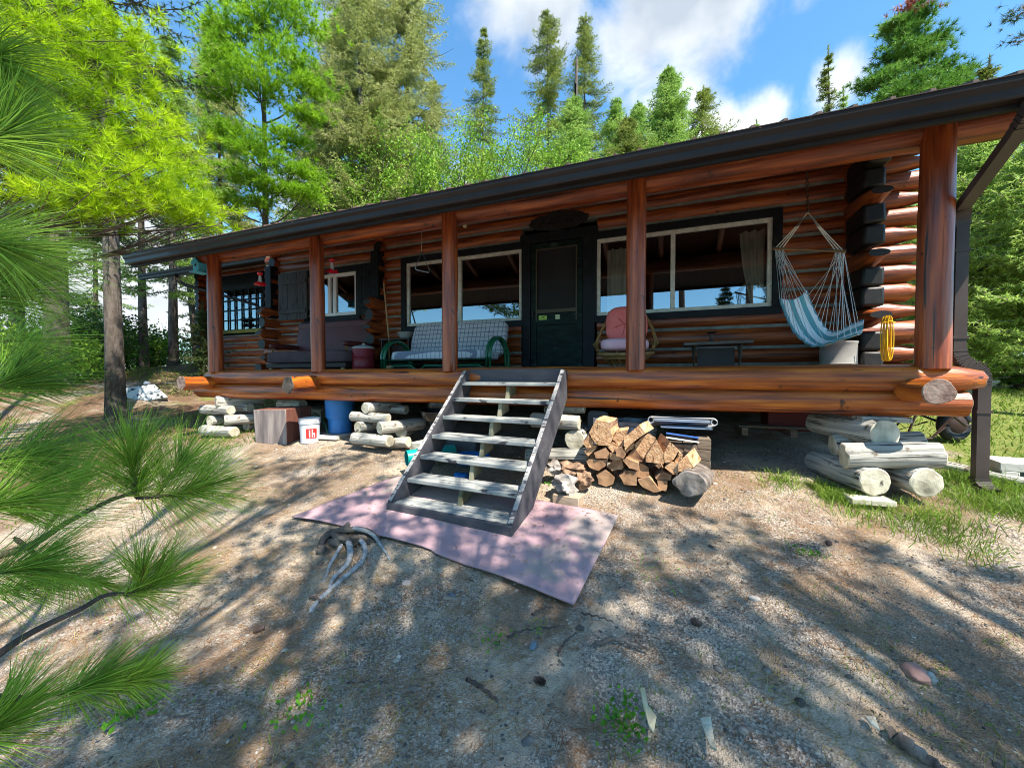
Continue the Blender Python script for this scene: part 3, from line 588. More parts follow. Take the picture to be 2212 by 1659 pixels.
rm = MB(); rm.bb((-7.85, 10.3, E-.1), (XR-.15, 10.35, E+2.7)); rm.bb((-7.85, 6.2, E+2.62), (XR-.15, 10.3, E+2.68)); rm.bb((-7.87, 6.2, E-.1), (-7.82, 10.3, E+2.6)); rm.bb((XR-.15, 6.2, E-.1), (XR-.1, 10.3, E+2.6)); rm.bb((-4.9, 6.2, E-.1), (-4.85, 10.3, E+2.6)); rm.build('room_lining', M_room, cabin)

# windows
def window(rect, mull, trim, fm=M_white, fw=.055, y=5.865, parent=cabin, sill=0, tm=None, gl=M_glass):
    x0, x1, z0, z1 = rect; tm = tm or trim
    f = MB(); f.bb((x0-tm, y-.012, E+z1), (x1+tm, DW+.06, E+z1+tm)); f.bb((x0-tm, y-.012, E+z0-tm), (x1+tm, DW+.06, E+z0)); f.bb((x0-tm, y-.012, E+z0), (x0, DW+.06, E+z1)); f.bb((x1, y-.012, E+z0), (x1+tm, DW+.06, E+z1))
    wd = f.build('window', M_trim, parent, bevel=.004)
    g = MB(); yy = y+.025
    for a, b, c, d in ((x0, x1, z1-fw, z1), (x0, x1, z0, z0+fw), (x0, x0+fw, z0+fw, z1-fw), (x1-fw, x1, z0+fw, z1-fw)): g.bb((a+.001, yy, E+c), (b-.001, yy+.05, E+d))
    for m in mull: g.bb((m-fw*.55, yy-.004, E+z0+fw), (m+fw*.55, yy+.05, E+z1-fw))
    fr = g.build('window_frame', fm, cabin, bevel=.006)
    pn = MB(); pn.add([(x0+.01, yy+.03, E+z0+.01), (x1-.01, yy+.03, E+z0+.01), (x1-.01, yy+.03, E+z1-.01), (x0+.01, yy+.03, E+z1-.01)], [(0, 1, 2, 3)]); pa = pn.build('window_pane', gl, cabin, 0)
    for q in (fr, pa):
        q.location = q.location; q.parent = wd
    return wd
def curtain(x0, x1, z0, z1, y, k=5, amp=.03, pull=0, parent=None):
    n = 60; vs = []; fs = []
    for i in range(n+1):
        t = i/n
        for j in range(9):
            s = j/8; xx = x0+(x1-x0)*t; xx = xx+pull*(s**1.6)*(1-t); vs.append((xx, y+amp*math.sin(t*k*6.28+.7*math.sin(s*2)), E+z1+(z0-z1)*s+.012*abs(math.sin(t*k*3.14))*(s == 0)))
    for i in range(n):
        for j in range(8): a = i*9+j; fs.append((a, a+1, a+10, a+9))
    m = MB(); m.add(vs, fs); return m.build('curtain', M_curtain, parent, 80)
w1 = window((-4.37, -2.12, .90, 2.05), [-3.27], .10)
w2 = window((-.93, 1.32, .90, 2.05), [.13], .10)
w3 = window((-6.80, -5.52, 1.19, 2.03), [-6.23, -6.09], .09, M_whitevinyl, .065)
curtain(-.80, -.38, .92, 1.93, 6.10, 3.5, .03, parent=w2); curtain(.98, 1.28, .92, 1.96, 6.10, 3, .035, .16, parent=w2)
sl_ = MB(); sl_.bb((-6.9, 5.80, E+1.03), (-5.35, 5.86, E+1.10)); sl_.bb((-6.85, 5.79, E+.93), (-5.4, 5.83, E+1.03)); sl_.build('window_sill', M_trim, w3, bevel=.004)
# shutters
def shutter(x0, x1, y, light):
    m = MB(); n = 3; wdt = (x1-x0)/n
    for i in range(n): m.bb((x0+i*wdt+.003, y, E+1.14), (x0+(i+1)*wdt-.003, y+.025, E+2.1))
    m.bb((x0+.02, y-.022, E+1.27), (x1-.02, y, E+1.36)); m.bb((x0+.02, y-.022, E+1.86), (x1-.02, y, E+1.95)); return m.build('shutter', light, cabin, bevel=.004)
M_shl = mat('weathered_charcoal_shutter', [(.035, .037, .04), (.075, .08, .085)], 4, (8, 1, 1), .8, .4, wear=((.02, .02, .022), 3, .55))
shutter(-7.42, -6.62, 5.70, M_shl)['label'] = 'weathered grey plank shutter folded open'; shutter(-5.38, -5.06, 5.74, M_trim)
# wing window of many small panes
wr = (-11.5, -9.8, 1.26, 2.34); wd = MB();  wd.bb((wr[0]-.06, 7.06, E+wr[2]-.10), (wr[1]+.06, 7.2, E+wr[2])); wo = wd.build('wing_window', M_trim, cabin, bevel=.004); wq = MB(); wq.bb((wr[0]-.07, 7.04, E+wr[2]-.10), (wr[1]+.07, 7.06, E+wr[2]-.01)); wq.build('mossy_sill', mat('mossy_sill', [(.16, .15, .02), (.25, .23, .04)], 8), wo)
wt = MB(); wt.bb((wr[0]-.06, 7.05, E+wr[3]), (wr[1]+.06, 7.2, E+2.74)); wt.build('head_board', M_trim, wo, bevel=.004)
wm = MB()
for i in range(7): x = wr[0]+i*(wr[1]-wr[0])/6; wm.bb((x-.012, 7.10, E+wr[2]), (x+.012, 7.13, E+wr[3]))
for i in range(5): z = wr[2]+i*(wr[3]-wr[2])/4; wm.bb((wr[0], 7.102, E+z-.012), (wr[1], 7.128, E+z+.012))
wm.build('window_bars', M_trim, wo); wp = MB(); wp.add([(wr[0], 7.14, E+wr[2]), (wr[1], 7.14, E+wr[2]), (wr[1], 7.14, E+wr[3]), (wr[0], 7.14, E+wr[3])], [(0, 1, 2, 3)]); wp.build('window_pane', M_glass, wo, 0)
# door
dr = MB(); dr.bb((-2.10, 5.85, E-.1), (-1.97, 6.0, E+2.10)); dr.bb((-1.13, 5.85, E-.1), (-.95, 6.0, E+2.10)); dr.bb((-2.14, 5.845, E+2.10), (-.91, 6.0, E+2.25)); dr.build('door_frame', M_trim, cabin, bevel=.004)
d = MB(); x0, x1 = -1.965, -1.135
for a, b, c, e in ((x0, x0+.09, -.03, 2.09), (x1-.09, x1, -.03, 2.09), (x0+.09, x1-.09, 1.99, 2.09), (x0+.09, x1-.09, .80, .98), (x0+.09, x1-.09, -.03, .17)): d.bb((a, 5.87, E+c), (b, 5.905, E+e))
door = d.build('screen_door', M_green, cabin, bevel=.004)
q = MB(); q.bb((x0+.09, 5.89, E+.17), (x1-.09, 5.90, E+.80)); q.build('lower_panel', M_green, door)
q = MB(); q.bb((x0+.09, 5.892, E+.98), (x1-.09, 5.896, E+1.99)); q.build('insect_screen', M_screen, door)
q = MB()
for a, b, c, e in ((x0+.085, x0+.105, .86, 2.0), (x1-.105, x1-.085, .86, 2.0), (x0+.105, x1-.105, 1.98, 2.0), (x0+.105, x1-.105, .99, 1.045)): q.bb((a, 5.860, E+c), (b, 5.8695, E+e))
q.build('screen_moulding', simple('olive_brown_trim', (.075, .065, .035), .6), door)
q = MB(); q.bb((x0+.03, 5.84, E+.93), (x0+.045, 5.868, E+1.04)); q.build('handle', M_brown, door)
M_lime = simple('lime_sticker', (.42, .62, .10), .6); M_ink = simple('black_ink', (.02, .02, .02), .6)
q = MB(); q.bb((-1.83, 5.864, E+.885), (-1.70, 5.869, E+.955)); s1 = q.build('sticker', M_lime, door); q = MB(); q.box((-1.765, 5.862, E+.935), (.05, .002, .008), Matrix.Rotation(.6, 3, 'Y')); q.box((-1.745, 5.8605, E+.935), (.05, .002, .008), Matrix.Rotation(-.6, 3, 'Y')); q.bb((-1.82, 5.862, E+.905), (-1.73, 5.863, E+.911)); q.build('sticker_mark', M_ink, s1)
q = MB(); q.bb((-1.56, 5.864, E+.885), (-1.49, 5.869, E+.955)); q.build('sticker', simple('pale_sticker', (.55, .60, .35), .6), door)
# sign over the door
sg = thing('name_sign', 'dark carved wooden sign hanging on the logs above the screen door', 'sign', (-1.52, 5.84, E+2.38))
q = MB(); pts = []
for i in range(28):
    a = 6.283*i/28; pts.append((-1.52+.47*math.cos(a)*(1+.05*math.sin(i*2.7)), 5.855, E+2.40+.14*math.sin(a)*(1+.1*math.sin(i*1.9))))
q.prism(pts, (0, .03, 0)); fixn(q.build('board', mat('black_sign_board', [(.010, .009, .008), (.020, .018, .016)], 5), sg, bevel=.004))
M_let = simple('raised_black_letters', (.028, .028, .03), .4)
textmesh('lettering', 'Pine', .14, M_let, sg, (-1.70, 5.85, E+2.40), (R(90), 0, 0), .006); textmesh('lettering', 'Manor', .14, M_let, sg, (-1.32, 5.85, E+2.40), (R(90), 0, 0), .006)
# rafters, ceiling, roof
PT = .43; ry = lambda y, o=0: E+1.86+o+PT*(y-3.46)
XA, XB = -7.72, 2.88
rf = MB(); rf.prism([(XA, 3.40, ry(3.40)), (XA, 9.0, ry(9.0)), (XA, 9.0, ry(9.0)+.02), (XA, 3.40, ry(3.40)+.02)], (XB-XA, 0, 0)); rf.prism([(XA, 9.0, ry(9.0)), (XA, 14.0, ry(4.0)), (XA, 14.0, ry(4.0)+.02), (XA, 9.0, ry(9.0)+.02)], (XB-XA, 0, 0))
roof = fixn(rf.build('roof', M_roof, cabin, 0))
rb = MB(); k = int((XB-XA)/.2)
for i in range(k+1):
    x = XA+.02+i*(XB-XA-.04)/k; rb.prism([(x-.022, 3.385, ry(3.385)+.018), (x+.022, 3.385, ry(3.385)+.018), (x+.011, 3.385, ry(3.385)+.055), (x-.011, 3.385, ry(3.385)+.055)], (0, 5.6, 5.6*PT))
fixn(rb.build('roof_ribs', M_roof, roof, 0))
cb = MB(); cb.prism([(XA+.01, 3.50, ry(3.50)-.035), (XA+.01, 9.0, ry(9)-.035), (XA+.01, 9.0, ry(9)-.012), (XA+.01, 3.5, ry(3.5)-.012)], (XB-XA-.02, 0, 0)); fixn(cb.build('ceiling_boards', M_ceil, cabin, 0))
ra = MB()
for i in range(12):
    x = -7.4+i*.92; addlog(ra, (x, 3.9, ry(3.9)-.09), (x, 8.9, ry(8.9)-.09), .05, seed=i+400)
ra.build('rafters', [M_logside, M_end], cabin, 50)
gb = MB(); gb.prism([(XR, 6.05, E+2.9), (XR, 12.2, E+2.9), (XR, 9, ry(9)-.06), (XR, 6.05, ry(6.05)-.06)], (-.06, 0, 0)); fixn(gb.build('gable', M_room, cabin, 0)); gb = MB(); gb.prism([(XL, 6.05, E+2.8), (XL, 12.2, E+2.8), (XL, 9, ry(9)-.06), (XL, 6.05, ry(6.05)-.06)], (-.06, 0, 0)); fixn(gb.build('gable', M_room, cabin, 0))
def gutter(xa, xb, y, z, parent, nm='gutter', s=1.0):
    pf = [(y+.10, z+.12), (y+.10, z), (y+.035, z), (y+.028, z+.012), (y+.024, z+.06), (y+.004, z+.085), (y, z+.095), (y, z+.12), (y-.008, z+.122), (y-.008, z+.128), (y+.012, z+.128), (y+.012, z+.1), (y+.036, z+.07), (y+.045, z+.014), (y+.09, z+.014), (y+.09, z+.12)]
    pf = [(y+(a-y)*s, z+(b-z)*s) for a, b in pf]
    m = MB(); m.prism([(xa, a, b) for a, b in pf], (xb-xa, 0, 0)); return fixn(m.build(nm, M_gutter, parent, 25))
gt = gutter(XA, XB, 3.36, E+1.72, cabin)
deb = np.array([0]); rg = np.random.default_rng(8); nd = 5000; P = np.stack([rg.uniform(XA+.02, XB-.02, nd), rg.uniform(3.375, 3.45, nd), np.full(nd, E+1.72)+rg.uniform(.1, .128, nd)], 1); D = unit(rg.normal(size=(nd, 3))*np.array([1, .5, .15])); Vd, Fd = blades(P, D, .05, .003, rg); arrobj('needle_debris', Vd, Fd, M_litter, gt)['kind'] = 'stuff'
fs_ = MB(); fs_.bb((XA, 3.462, E+1.69), (XB, 3.50, E+1.85)); fs_.build('fascia', M_soffit, cabin)
so_ = MB(); so_.prism([(XA+.02, 3.50, E+1.73), (XA+.02, 4.3, E+1.73+PT*.8), (XA+.02, 4.3, E+1.75+PT*.8), (XA+.02, 3.50, E+1.75)], (XB-XA-.04, 0, 0)); fixn(so_.build('soffit', M_soffit, cabin, 0))
# bargeboards
bg_ = MB(); bg_.prism([(XB-.03, 3.45, ry(3.45)-.14), (XB-.03, 9, ry(9)-.14), (XB-.03, 9, ry(9)-.001), (XB-.03, 3.45, ry(3.45)-.001)], (.028, 0, 0)); fixn(bg_.build('barge_board', M_gutter, cabin, 0)); bg_ = MB(); bg_.prism([(XA+.002, 3.45, ry(3.45)-.14), (XA+.002, 9, ry(9)-.14), (XA+.002, 9, ry(9)-.001), (XA+.002, 3.45, ry(3.45)-.001)], (.028, 0, 0)); fixn(bg_.build('barge_board', M_gutter, cabin, 0))
# wing roof
wf = MB(); wf.prism([(-12.9, 5.95, E+2.66), (-12.9, 9.5, E+3.9), (-12.9, 9.5, E+3.93), (-12.9, 5.95, E+2.69)], (5.2, 0, 0)); wf.prism([(-12.9, 9.5, E+3.9), (-12.9, 12.5, E+2.9), (-12.9, 12.5, E+2.93), (-12.9, 9.5, E+3.93)], (5.2, 0, 0)); fixn(wf.build('wing_roof', M_roof, cabin, 0))
ws = MB(); ws.prism([(-12.9, 6.03, E+2.56), (-12.9, 7.2, E+2.97), (-12.9, 7.2, E+2.99), (-12.9, 6.03, E+2.60)], (5.0, 0, 0)); fixn(ws.build('wing_soffit', M_soffit, cabin, 0))
gutter(-12.9, -7.9, 5.92, E+2.54, cabin, 'wing_gutter'); 
q = MB(); q.tube([(-11.35, 5.98, E+2.56), (-11.35, 5.98, E+2.40), (-11.2, 6.1, E+2.28), (-9.9, 6.95, E+1.86), (-9.75, 7.02, E+1.75), (-9.75, 7.02, E+1.0)], .04, 8); q.build('wing_downspout', M_gutter, cabin)
# beam, posts, rims, joists, floor
def clog(nm_, a, b, r0, r1, m, sd_, **k): return logobj(nm_, a, b, r0, r1, m, cabin, sd_, **k)
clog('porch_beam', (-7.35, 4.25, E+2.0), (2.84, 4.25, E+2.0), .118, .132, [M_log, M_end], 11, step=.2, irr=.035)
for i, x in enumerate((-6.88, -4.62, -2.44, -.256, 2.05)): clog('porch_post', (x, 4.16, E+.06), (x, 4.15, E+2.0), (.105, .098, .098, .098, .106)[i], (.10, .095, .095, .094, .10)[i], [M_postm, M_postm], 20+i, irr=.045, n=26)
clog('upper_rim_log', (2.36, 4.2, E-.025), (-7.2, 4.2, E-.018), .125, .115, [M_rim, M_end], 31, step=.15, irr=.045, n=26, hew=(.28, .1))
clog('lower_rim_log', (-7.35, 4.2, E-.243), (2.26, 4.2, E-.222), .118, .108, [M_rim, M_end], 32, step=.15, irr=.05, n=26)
for i, x in enumerate((-6.95, -4.62, 1.89)):
    clog('joist_log', (x, (3.70, 3.68, 3.76)[i], E-.115), (x, 6.0, E-.115), (.105, .108, .095)[i], .10, [M_rim, M_end if i != 1 else mat('blackened_end_grain', [(.03, .028, .025), (.12, .10, .085)], 9, rough=.95, bump=1)], 40+i, irr=(.28, .30, .12)[i], step=.07, n=24)
q = MB()
for i in range(14): q.bb((-7.0, 4.30+i*.113, E-.085), (2.2, 4.30+i*.113+.108, E-.045))
q.build('porch_floor', M_deck, cabin)
q = MB(); 
for i in range(2): addlog(q, (-6.9, 4.2, E-.14-.16*i), (-6.9, 6.0, E-.14-.22*i), .10, seed=500+i)
q.build('porch_end_logs', [M_logside, M_end], cabin, 50)
# downspout on the right corner
ds = MB()
def square_tube(mb, pts, w, d_, closed=False):
    pts = [Vector(p) for p in pts]; vs = []; fs = []
    for i, p in enumerate(pts):
        t = (pts[min(i+1, len(pts)-1)]-pts[max(i-1, 0)]).normalized(); s = Vector((1, 0, 0)) if abs(t.x) < .9 else Vector((0, 0, 1)); s = (s-t*s.dot(t)).normalized(); u = t.cross(s)
        pr = [(-1, -1), (-.6, -1), (-.55, -.88), (-.3, -.88), (-.25, -1), (.25, -1), (.3, -.88), (.55, -.88), (.6, -1), (1, -1), (1, 1), (-1, 1)]
        for a, b in pr: vs.append(p+s*a*w/2+u*b*d_/2)
    n = 12
    for i in range(len(pts)-1):
        for j in range(n): fs.append((i*n+j, i*n+(j+1) % n, (i+1)*n+(j+1) % n, (i+1)*n+j))
    mb.add(vs, fs)
def elbow(mb, a, b, c, w, d_, k=8):
    a, b, c = map(Vector, (a, b, c)); pts = []
    for i in range(k*2+1):
        t = i/(2*k); pts.append(a*(1-t)**2+b*2*t*(1-t)+c*t*t)
    for i in range(len(pts)-1):
        s = 1.0 if i % 2 else 1.1; square_tube(mb, [pts[i], pts[i+1]], w*s, d_*s)
XL_, XO = 2.245, 2.395; YD = 4.25
square_tube(ds, [(2.13, 3.42, E+1.73), (2.13, 3.43, E+1.68)], .078, .062); elbow(ds, (2.13, 3.43, E+1.68), (2.13, 3.44, E+1.62), (2.14, 3.54, E+1.59), .085, .065, 5)
square_tube(ds, [(2.14, 3.54, E+1.59), (2.215, 4.18, E+1.34)], .078, .062); elbow(ds, (2.215, 4.18, E+1.34), (XL_, YD, E+1.31), (XL_, YD, E+1.20), .085, .065, 5)
square_tube(ds, [(XL_, YD, E+1.20), (XL_, YD, E+.22)], .078, .062); elbow(ds, (XL_, YD, E+.22), (XL_, YD, E+.11), (XL_+.09, YD, E+.085), .08, .065, 5); elbow(ds, (XL_+.09, YD, E+.085), (XO, YD, E+.06), (XO, YD, E-.07), .08, .065, 5)
square_tube(ds, [(XO, YD, E-.07), (XO, YD, E-.82)], .078, .062); elbow(ds, (XO, YD, E-.82), (XO, YD, E-.91), (XO+.02, YD-.11, E-.92), .085, .07, 4)
for x_, z in ((XL_, 1.0), (XL_, .3), (XO, -.3)): ds.bb((x_-.047, YD-.038, E+z), (x_+.047, YD+.038, E+z+.025))
fixn(ds.build('downspout', M_dspout, cabin, 20))

for px_, py_, w_ in ((1604, 349, .09), (1792, 307, .12), (1985, 263, .06), (1560, 352, .04)):
    c = at(px_, py_, 4.135); q = MB(); q.ell(c, (w_, .012, .016), 14, 8, Matrix.Rotation(R(-6), 3, 'Y'), .6, seed=px_); q.build('torn_wood_patch', mat('bare_torn_wood', [(.34, .17, .06), (.52, .30, .12)], 12) if 'bare_torn_wood' not in MATS else MATS['bare_torn_wood'], cabin)
# ------------------------------------------------------------------ things on the porch
FL = E-.045
def P(px, py, Y): return at(px, py, Y)
# birdhouse on the beam end
c = P(434, 578, 4.2); t_ = thing('birdhouse', 'small sky blue wooden birdhouse fixed beside the left end of the porch beam', 'birdhouse', c)
q = MB(); q.prism([c+Vector((-.075, -.08, -.085)), c+Vector((.075, -.08, -.085)), c+Vector((.075, -.08, .05)), c+Vector((0, -.08, .13)), c+Vector((-.075, -.08, .05))], (0, .16, 0)); fixn(q.build('body', M_cyan, t_, bevel=.003))
q = MB(); q.prism([c+Vector((-.10, -.10, .035)), c+Vector((0, -.10, .145)), c+Vector((.10, -.10, .035)), c+Vector((.10, -.10, .05)), c+Vector((0, -.10, .16)), c+Vector((-.10, -.10, .05))], (0, .2, 0)); fixn(q.build('roof', M_cyan, t_))
q = MB(); q.box(c+Vector((0, -.02, -.095)), (.2, .2, .014)); q.build('floor_board', M_cyan, t_)
q = MB(); q.lathe([(0, -.002), (.02, -.002), (.02, .004), (0, .004)], c+Vector((0, -.084, .02)), 14, 'y'); q.build('entrance_hole', M_ink, t_)
q = MB(); q.tube([c+Vector((.06, .02, .1)), c+Vector((.10, .03, .2)), c+Vector((.22, .05, .24))], .006); q.build('bracket', M_rust, t_)
# hummingbird feeders
def feeder(px, py, Y, ztop, lab):
    c = P(px, py, Y); f = thing('hummingbird_feeder', lab, 'bird feeder', c, 'hummingbird feeders hanging from the porch beam')
    q = MB(); q.lathe([(0, .11), (.03, .11), (.045, .09), (.042, .075), (.02, .055), (.02, .05)], c, 20); q.build('cap', M_redglass, f)
    q = MB(); q.lathe([(.018, .055), (.03, -.05), (.03, -.06)], c, 16); q.build('nectar_tube', M_clear, f)
    q = MB(); q.lathe([(0, -.055), (.045, -.058), (.085, -.082), (.09, -.092), (.07, -.105), (0, -.108)], c, 24); q.build('base_dish', M_redglass, f)
    for i in range(4):
        a = i*1.57+.5; q = MB(); q.ell(c+Vector((.06*math.cos(a), .06*math.sin(a), -.062)), (.022, .022, .014), 10, 6); q.build('flower_port', M_redglass, f)
    q = MB(); q.tube([c+Vector((0, 0, .1)), Vector((c.x, c.y, ztop))], .003, 5); q.build('hanging_wire', M_steel, f)
feeder(562, 603, 4.35, E+1.9, 'red hummingbird feeder hanging between the two leftmost porch posts'); feeder(717, 575, 4.35, E+1.9, 'red hummingbird feeder hanging just right of the second porch post from the left')
# dinner bell triangle
c = P(912, 541, 4.35); t_ = thing('dinner_triangle', 'bent metal dinner bell triangle hanging on a string beside the third post', 'triangle', c)
pts = [P(911, 543, 4.35), P(898, 577, 4.35), P(897, 580, 4.35), P(899, 583, 4.35), P(926, 589, 4.35)]; q = MB(); q.tube(pts, .0075, 8); q.tube([P(911, 543, 4.35), P(928, 585, 4.35)], .0075, 8); q.build('bent_rod', M_steel, t_)
q = MB(); q.tube([P(911, 543, 4.35), P(910, 478, 4.35)], .0028, 5); q.build('string', M_rope, t_)
# sofa
s0 = thing('sofa', 'old maroon vinyl sofa with purple-grey cloth seat under the shuttered window', 'sofa', (-5.9, 5.4, FL))
def cushion(mb, c, d, k=.35, n=10, mi=0, rot=None, puff=.1, seed=0):
    """rounded box: superellipsoid"""
    c = Vector(c); vs = []; fs = []; m = n; nn_ = 2*n
    f = lambda v, e: math.copysign(abs(v)**e, v)
    for i in range(m+1):
        th = -math.pi/2+math.pi*i/m
        for j in range(nn_):
            ph = 2*math.pi*j/nn_; v = Vector((f(math.cos(th), k)*f(math.cos(ph), k)*d[0]/2, f(math.cos(th), k)*f(math.sin(ph), k)*d[1]/2, f(math.sin(th), k)*d[2]/2))
            v *= 1+puff*.3*mnoise.noise(v*4+Vector((seed, 0, 0)))
            if rot is not None: v = rot @ v
            vs.append(c+v)
    for i in range(m):
        for j in range(nn_): fs.append((i*nn_+j, i*nn_+(j+1) % nn_, (i+1)*nn_+(j+1) % nn_, (i+1)*nn_+j))
    return mb.add(vs, fs, mi)
q = MB(); cushion(q, (-5.9, 5.70, FL+.78), (1.85, .16, .62), .22, 14, rot=Matrix.Rotation(R(-8), 3, 'X')); q.build('backrest', M_sofa, s0, 60)
q = MB(); cushion(q, (-5.9, 5.72, FL+1.03), (1.87, .15, .13), .3, 14); q.build('backrest_roll', M_sofa, s0, 60)
q = MB(); cushion(q, (-5.88, 5.30, FL+.38), (1.95, .72, .22), .25, 14); q.build('seat', M_sofaseat, s0, 60)
q = MB(); q.bb((-6.85, 5.0, FL+.19), (-4.95, 5.7, FL+.27)); q.build('frame', M_brown, s0, bevel=.01)
for x in (-6.80, -5.02):
    q = MB(); cushion(q, (x, 5.35, FL+.60), (.13, .62, .10), .5); q.build('armrest', M_sofa, s0, 60)
    q = MB(); q.tube([(x, 5.10, FL+.3), (x, 5.10, FL+.58)], .022); q.build('arm_post', M_wood, s0)
for x in (-6.78, -5.05):
    for y in (5.05, 5.65): q = MB(); q.lathe([(.02, 0), (.035, .05), (.028, .1), (.038, .14), (.03, .2)], (x, y, FL), 12); q.build('leg', M_wood, s0)
# red cooler drum
c = Vector((-4.79, 5.25, FL)); t_ = thing('red_drum', 'round maroon drum with pale lid standing between the sofa and the little cabinet', 'drum', c)
q = MB(); q.lathe([(0, 0), (.175, 0), (.185, .02), (.18, .05), (.18, .19), (.186, .20), (.18, .21), (.18, .36), (.186, .37), (.18, .38), (.18, .50), (.172, .52)], c, 30); q.build('body', M_red, t_)
q = MB(); q.lathe([(.185, .51), (.187, .53), (.17, .545), (.06, .575), (0, .58)], c, 30); q.build('lid', simple('pale_lid', (.42, .46, .44), .5), t_); q = MB(); q.lathe([(0, .575), (.02, .575), (.025, .60), (0, .61)], c, 12); q.build('knob', M_white, t_)
q = MB(); q.tube([c+Vector((-.18, -.02, .50)), c+Vector((-.22, -.02, .53)), c+Vector((-.23, -.02, .47)), c+Vector((-.21, -.02, .42)), c+Vector((-.18, -.02, .44))], .012, 8); q.build('handle', M_wood, t_)
# cabinet with bowl, broom
c = Vector((-4.30, 5.62, FL)); t_ = thing('small_cabinet', 'low dark wooden stand left of the green sofa frame', 'cabinet', c)
q = MB(); q.box(c+Vector((0, 0, .68)), (.62, .36, .03)); q.build('top', M_brown, t_, bevel=.004)
for x in (-.28, .28): q = MB(); q.box(c+Vector((x, 0, .33)), (.025, .33, .66)); q.build('side_panel', M_brown, t_, bevel=.003)
q = MB(); q.box(c+Vector((0, .1, .3)), (.53, .02, .6)); q.build('back_panel', M_brown, t_); q = MB(); q.box(c+Vector((0, 0, .3)), (.53, .3, .02)); q.build('shelf', M_brown, t_)
b = Vector((-4.17, 5.6, FL+.696)); t_ = thing('enamel_bowl', 'pale grey enamel bowl on the low dark stand', 'bowl', b); q = MB(); q.lathe([(0, 0), (.09, 0), (.15, .09), (.16, .10), (.155, .105), (.14, .09), (.085, .012), (0, .01)], b, 26); q.build('bowl_body', simple('grey_enamel', (.35, .38, .36), .35), t_)
p0 = P(840, 730, 5.45); p1 = P(829, 612, 5.6); t_ = thing('broom', 'light wooden broom handle leaning on the wall beside the low stand', 'broom', (p0.x, p0.y, FL)); q = MB(); q.tube([Vector((p0.x+.03, p0.y-.03, FL+.22)), p0, p1], .013, 8); q.build('handle', M_wood, t_); q = MB(); q.box(Vector((p0.x+.035, p0.y-.03, FL+.12)), (.26, .05, .24), None, 0, .5); q.build('brush', M_rattan, t_)
# green rattan sofa
f0 = thing('rattan_sofa', 'green painted rattan sofa with plaid cushions below the left picture window', 'sofa', (-3.05, 5.05, FL))
xl, xr = -3.93, -2.22; yf, yb = 4.78, 5.42
for x, nm_ in ((xl, 0), (xr, 1)):
    for dx in (0, .05 if x == xr else -.05):
        q = MB(); pts = [(x+dx, yf-.02, FL)]
        for i in range(15):
            a = math.pi*i/14; pts.append((x+dx, (yf+yb)/2-.02-math.cos(a)*(yb-yf)/2*1.06, FL+.30+.29*math.sin(a)))
        pts.append((x+dx, yb+.02, FL)); q.tube(pts, .022, 8); q.build('arm_hoop', M_greenpaint, f0)
q = MB(); q.tube([(xl, yf, FL+.27), (xr, yf, FL+.27)], .022, 8); q.tube([(xl, yf, FL+.22), (xr, yf, FL+.22)], .016, 8); q.tube([(xl, yb, FL+.22), (xr, yb, FL+.22)], .02, 8); q.build('front_rail', M_greenpaint, f0)
for i in range(3):
    a0 = xl+.06+i*(xr-xl-.04)/3; a1 = a0+(xr-xl-.12)/3-.04; q = MB(); q.tube([(a0, yf, FL), (a0+.01, yf, FL+.14), (a0+.08, yf, FL+.195), (a1-.08, yf, FL+.195), (a1-.01, yf, FL+.14), (a1, yf, FL)], .014, 8); q.build('curved_brace', M_greenpaint, f0)
q = MB(); cushion(q, ((xl+xr)/2, (yf+yb)/2-.03, FL+.35), (xr-xl-.10, .62, .14), .25, 16); q.build('seat_cushion', M_plaidseat, f0, 60)
q = MB(); cushion(q, ((xl+xr)/2+.02, yb+.02, FL+.62), (xr-xl-.04, .17, .58), .22, 18, rot=Matrix.Rotation(R(-17), 3, 'X')); q.build('back_cushion', M_plaid, f0, 60)
q = MB()
for i in range(5):
    for z in (.5, .72): x = xl+.25+i*.3; q.ell((x, yb-.075+(z-.62)*.3-.02, FL+z), (.014, .01, .014), 8, 5)
q.build('tufting_buttons', M_plaid, f0)
# wicker chair
cx, cy = -.45, 5.2; w0 = thing('wicker_chair', 'round rattan swivel chair with coral back cushion and pale pink seat', 'chair', (cx, cy, FL))
q = MB(); 
for i in range(5): q.lathe([(.185-.004*i, .015+.034*i-.014), (.20-.004*i, .015+.034*i), (.185-.004*i, .015+.034*i+.014), (.17, .015+.034*i)], (cx, cy, FL), 26)
q.build('coiled_base', M_rattan, w0)
def ring(mb, c, rx, ry_, r, tilt=0, a0=0, a1=6.283, n=40, zf=None):
    pts = []
    for i in range(n+1):
        a = a0+(a1-a0)*i/n; x, y = rx*math.cos(a), ry_*math.sin(a); z = (zf(a) if zf else 0); pts.append(Vector(c)+Vector((x, y*math.cos(tilt)-z*0, z+y*math.sin(tilt))))
    mb.tube(pts, r, 8)
q = MB(); ring(q, (cx, cy, FL+.28), .26, .26, .018, .05); ring(q, (cx, cy, FL+.34), .345, .33, .022, .1); q.build('bowl_ring', M_rattan, w0)
q = MB()
for i in range(14): a = i*.449; q.tube([(cx+.17*math.cos(a), cy+.17*math.sin(a), FL+.18), (cx+.24*math.cos(a), cy+.24*math.sin(a), FL+.25), (cx+.335*math.cos(a), cy+.32*math.sin(a), FL+.34)], .010, 6)
q.build('bowl_spokes', M_rattan, w0)
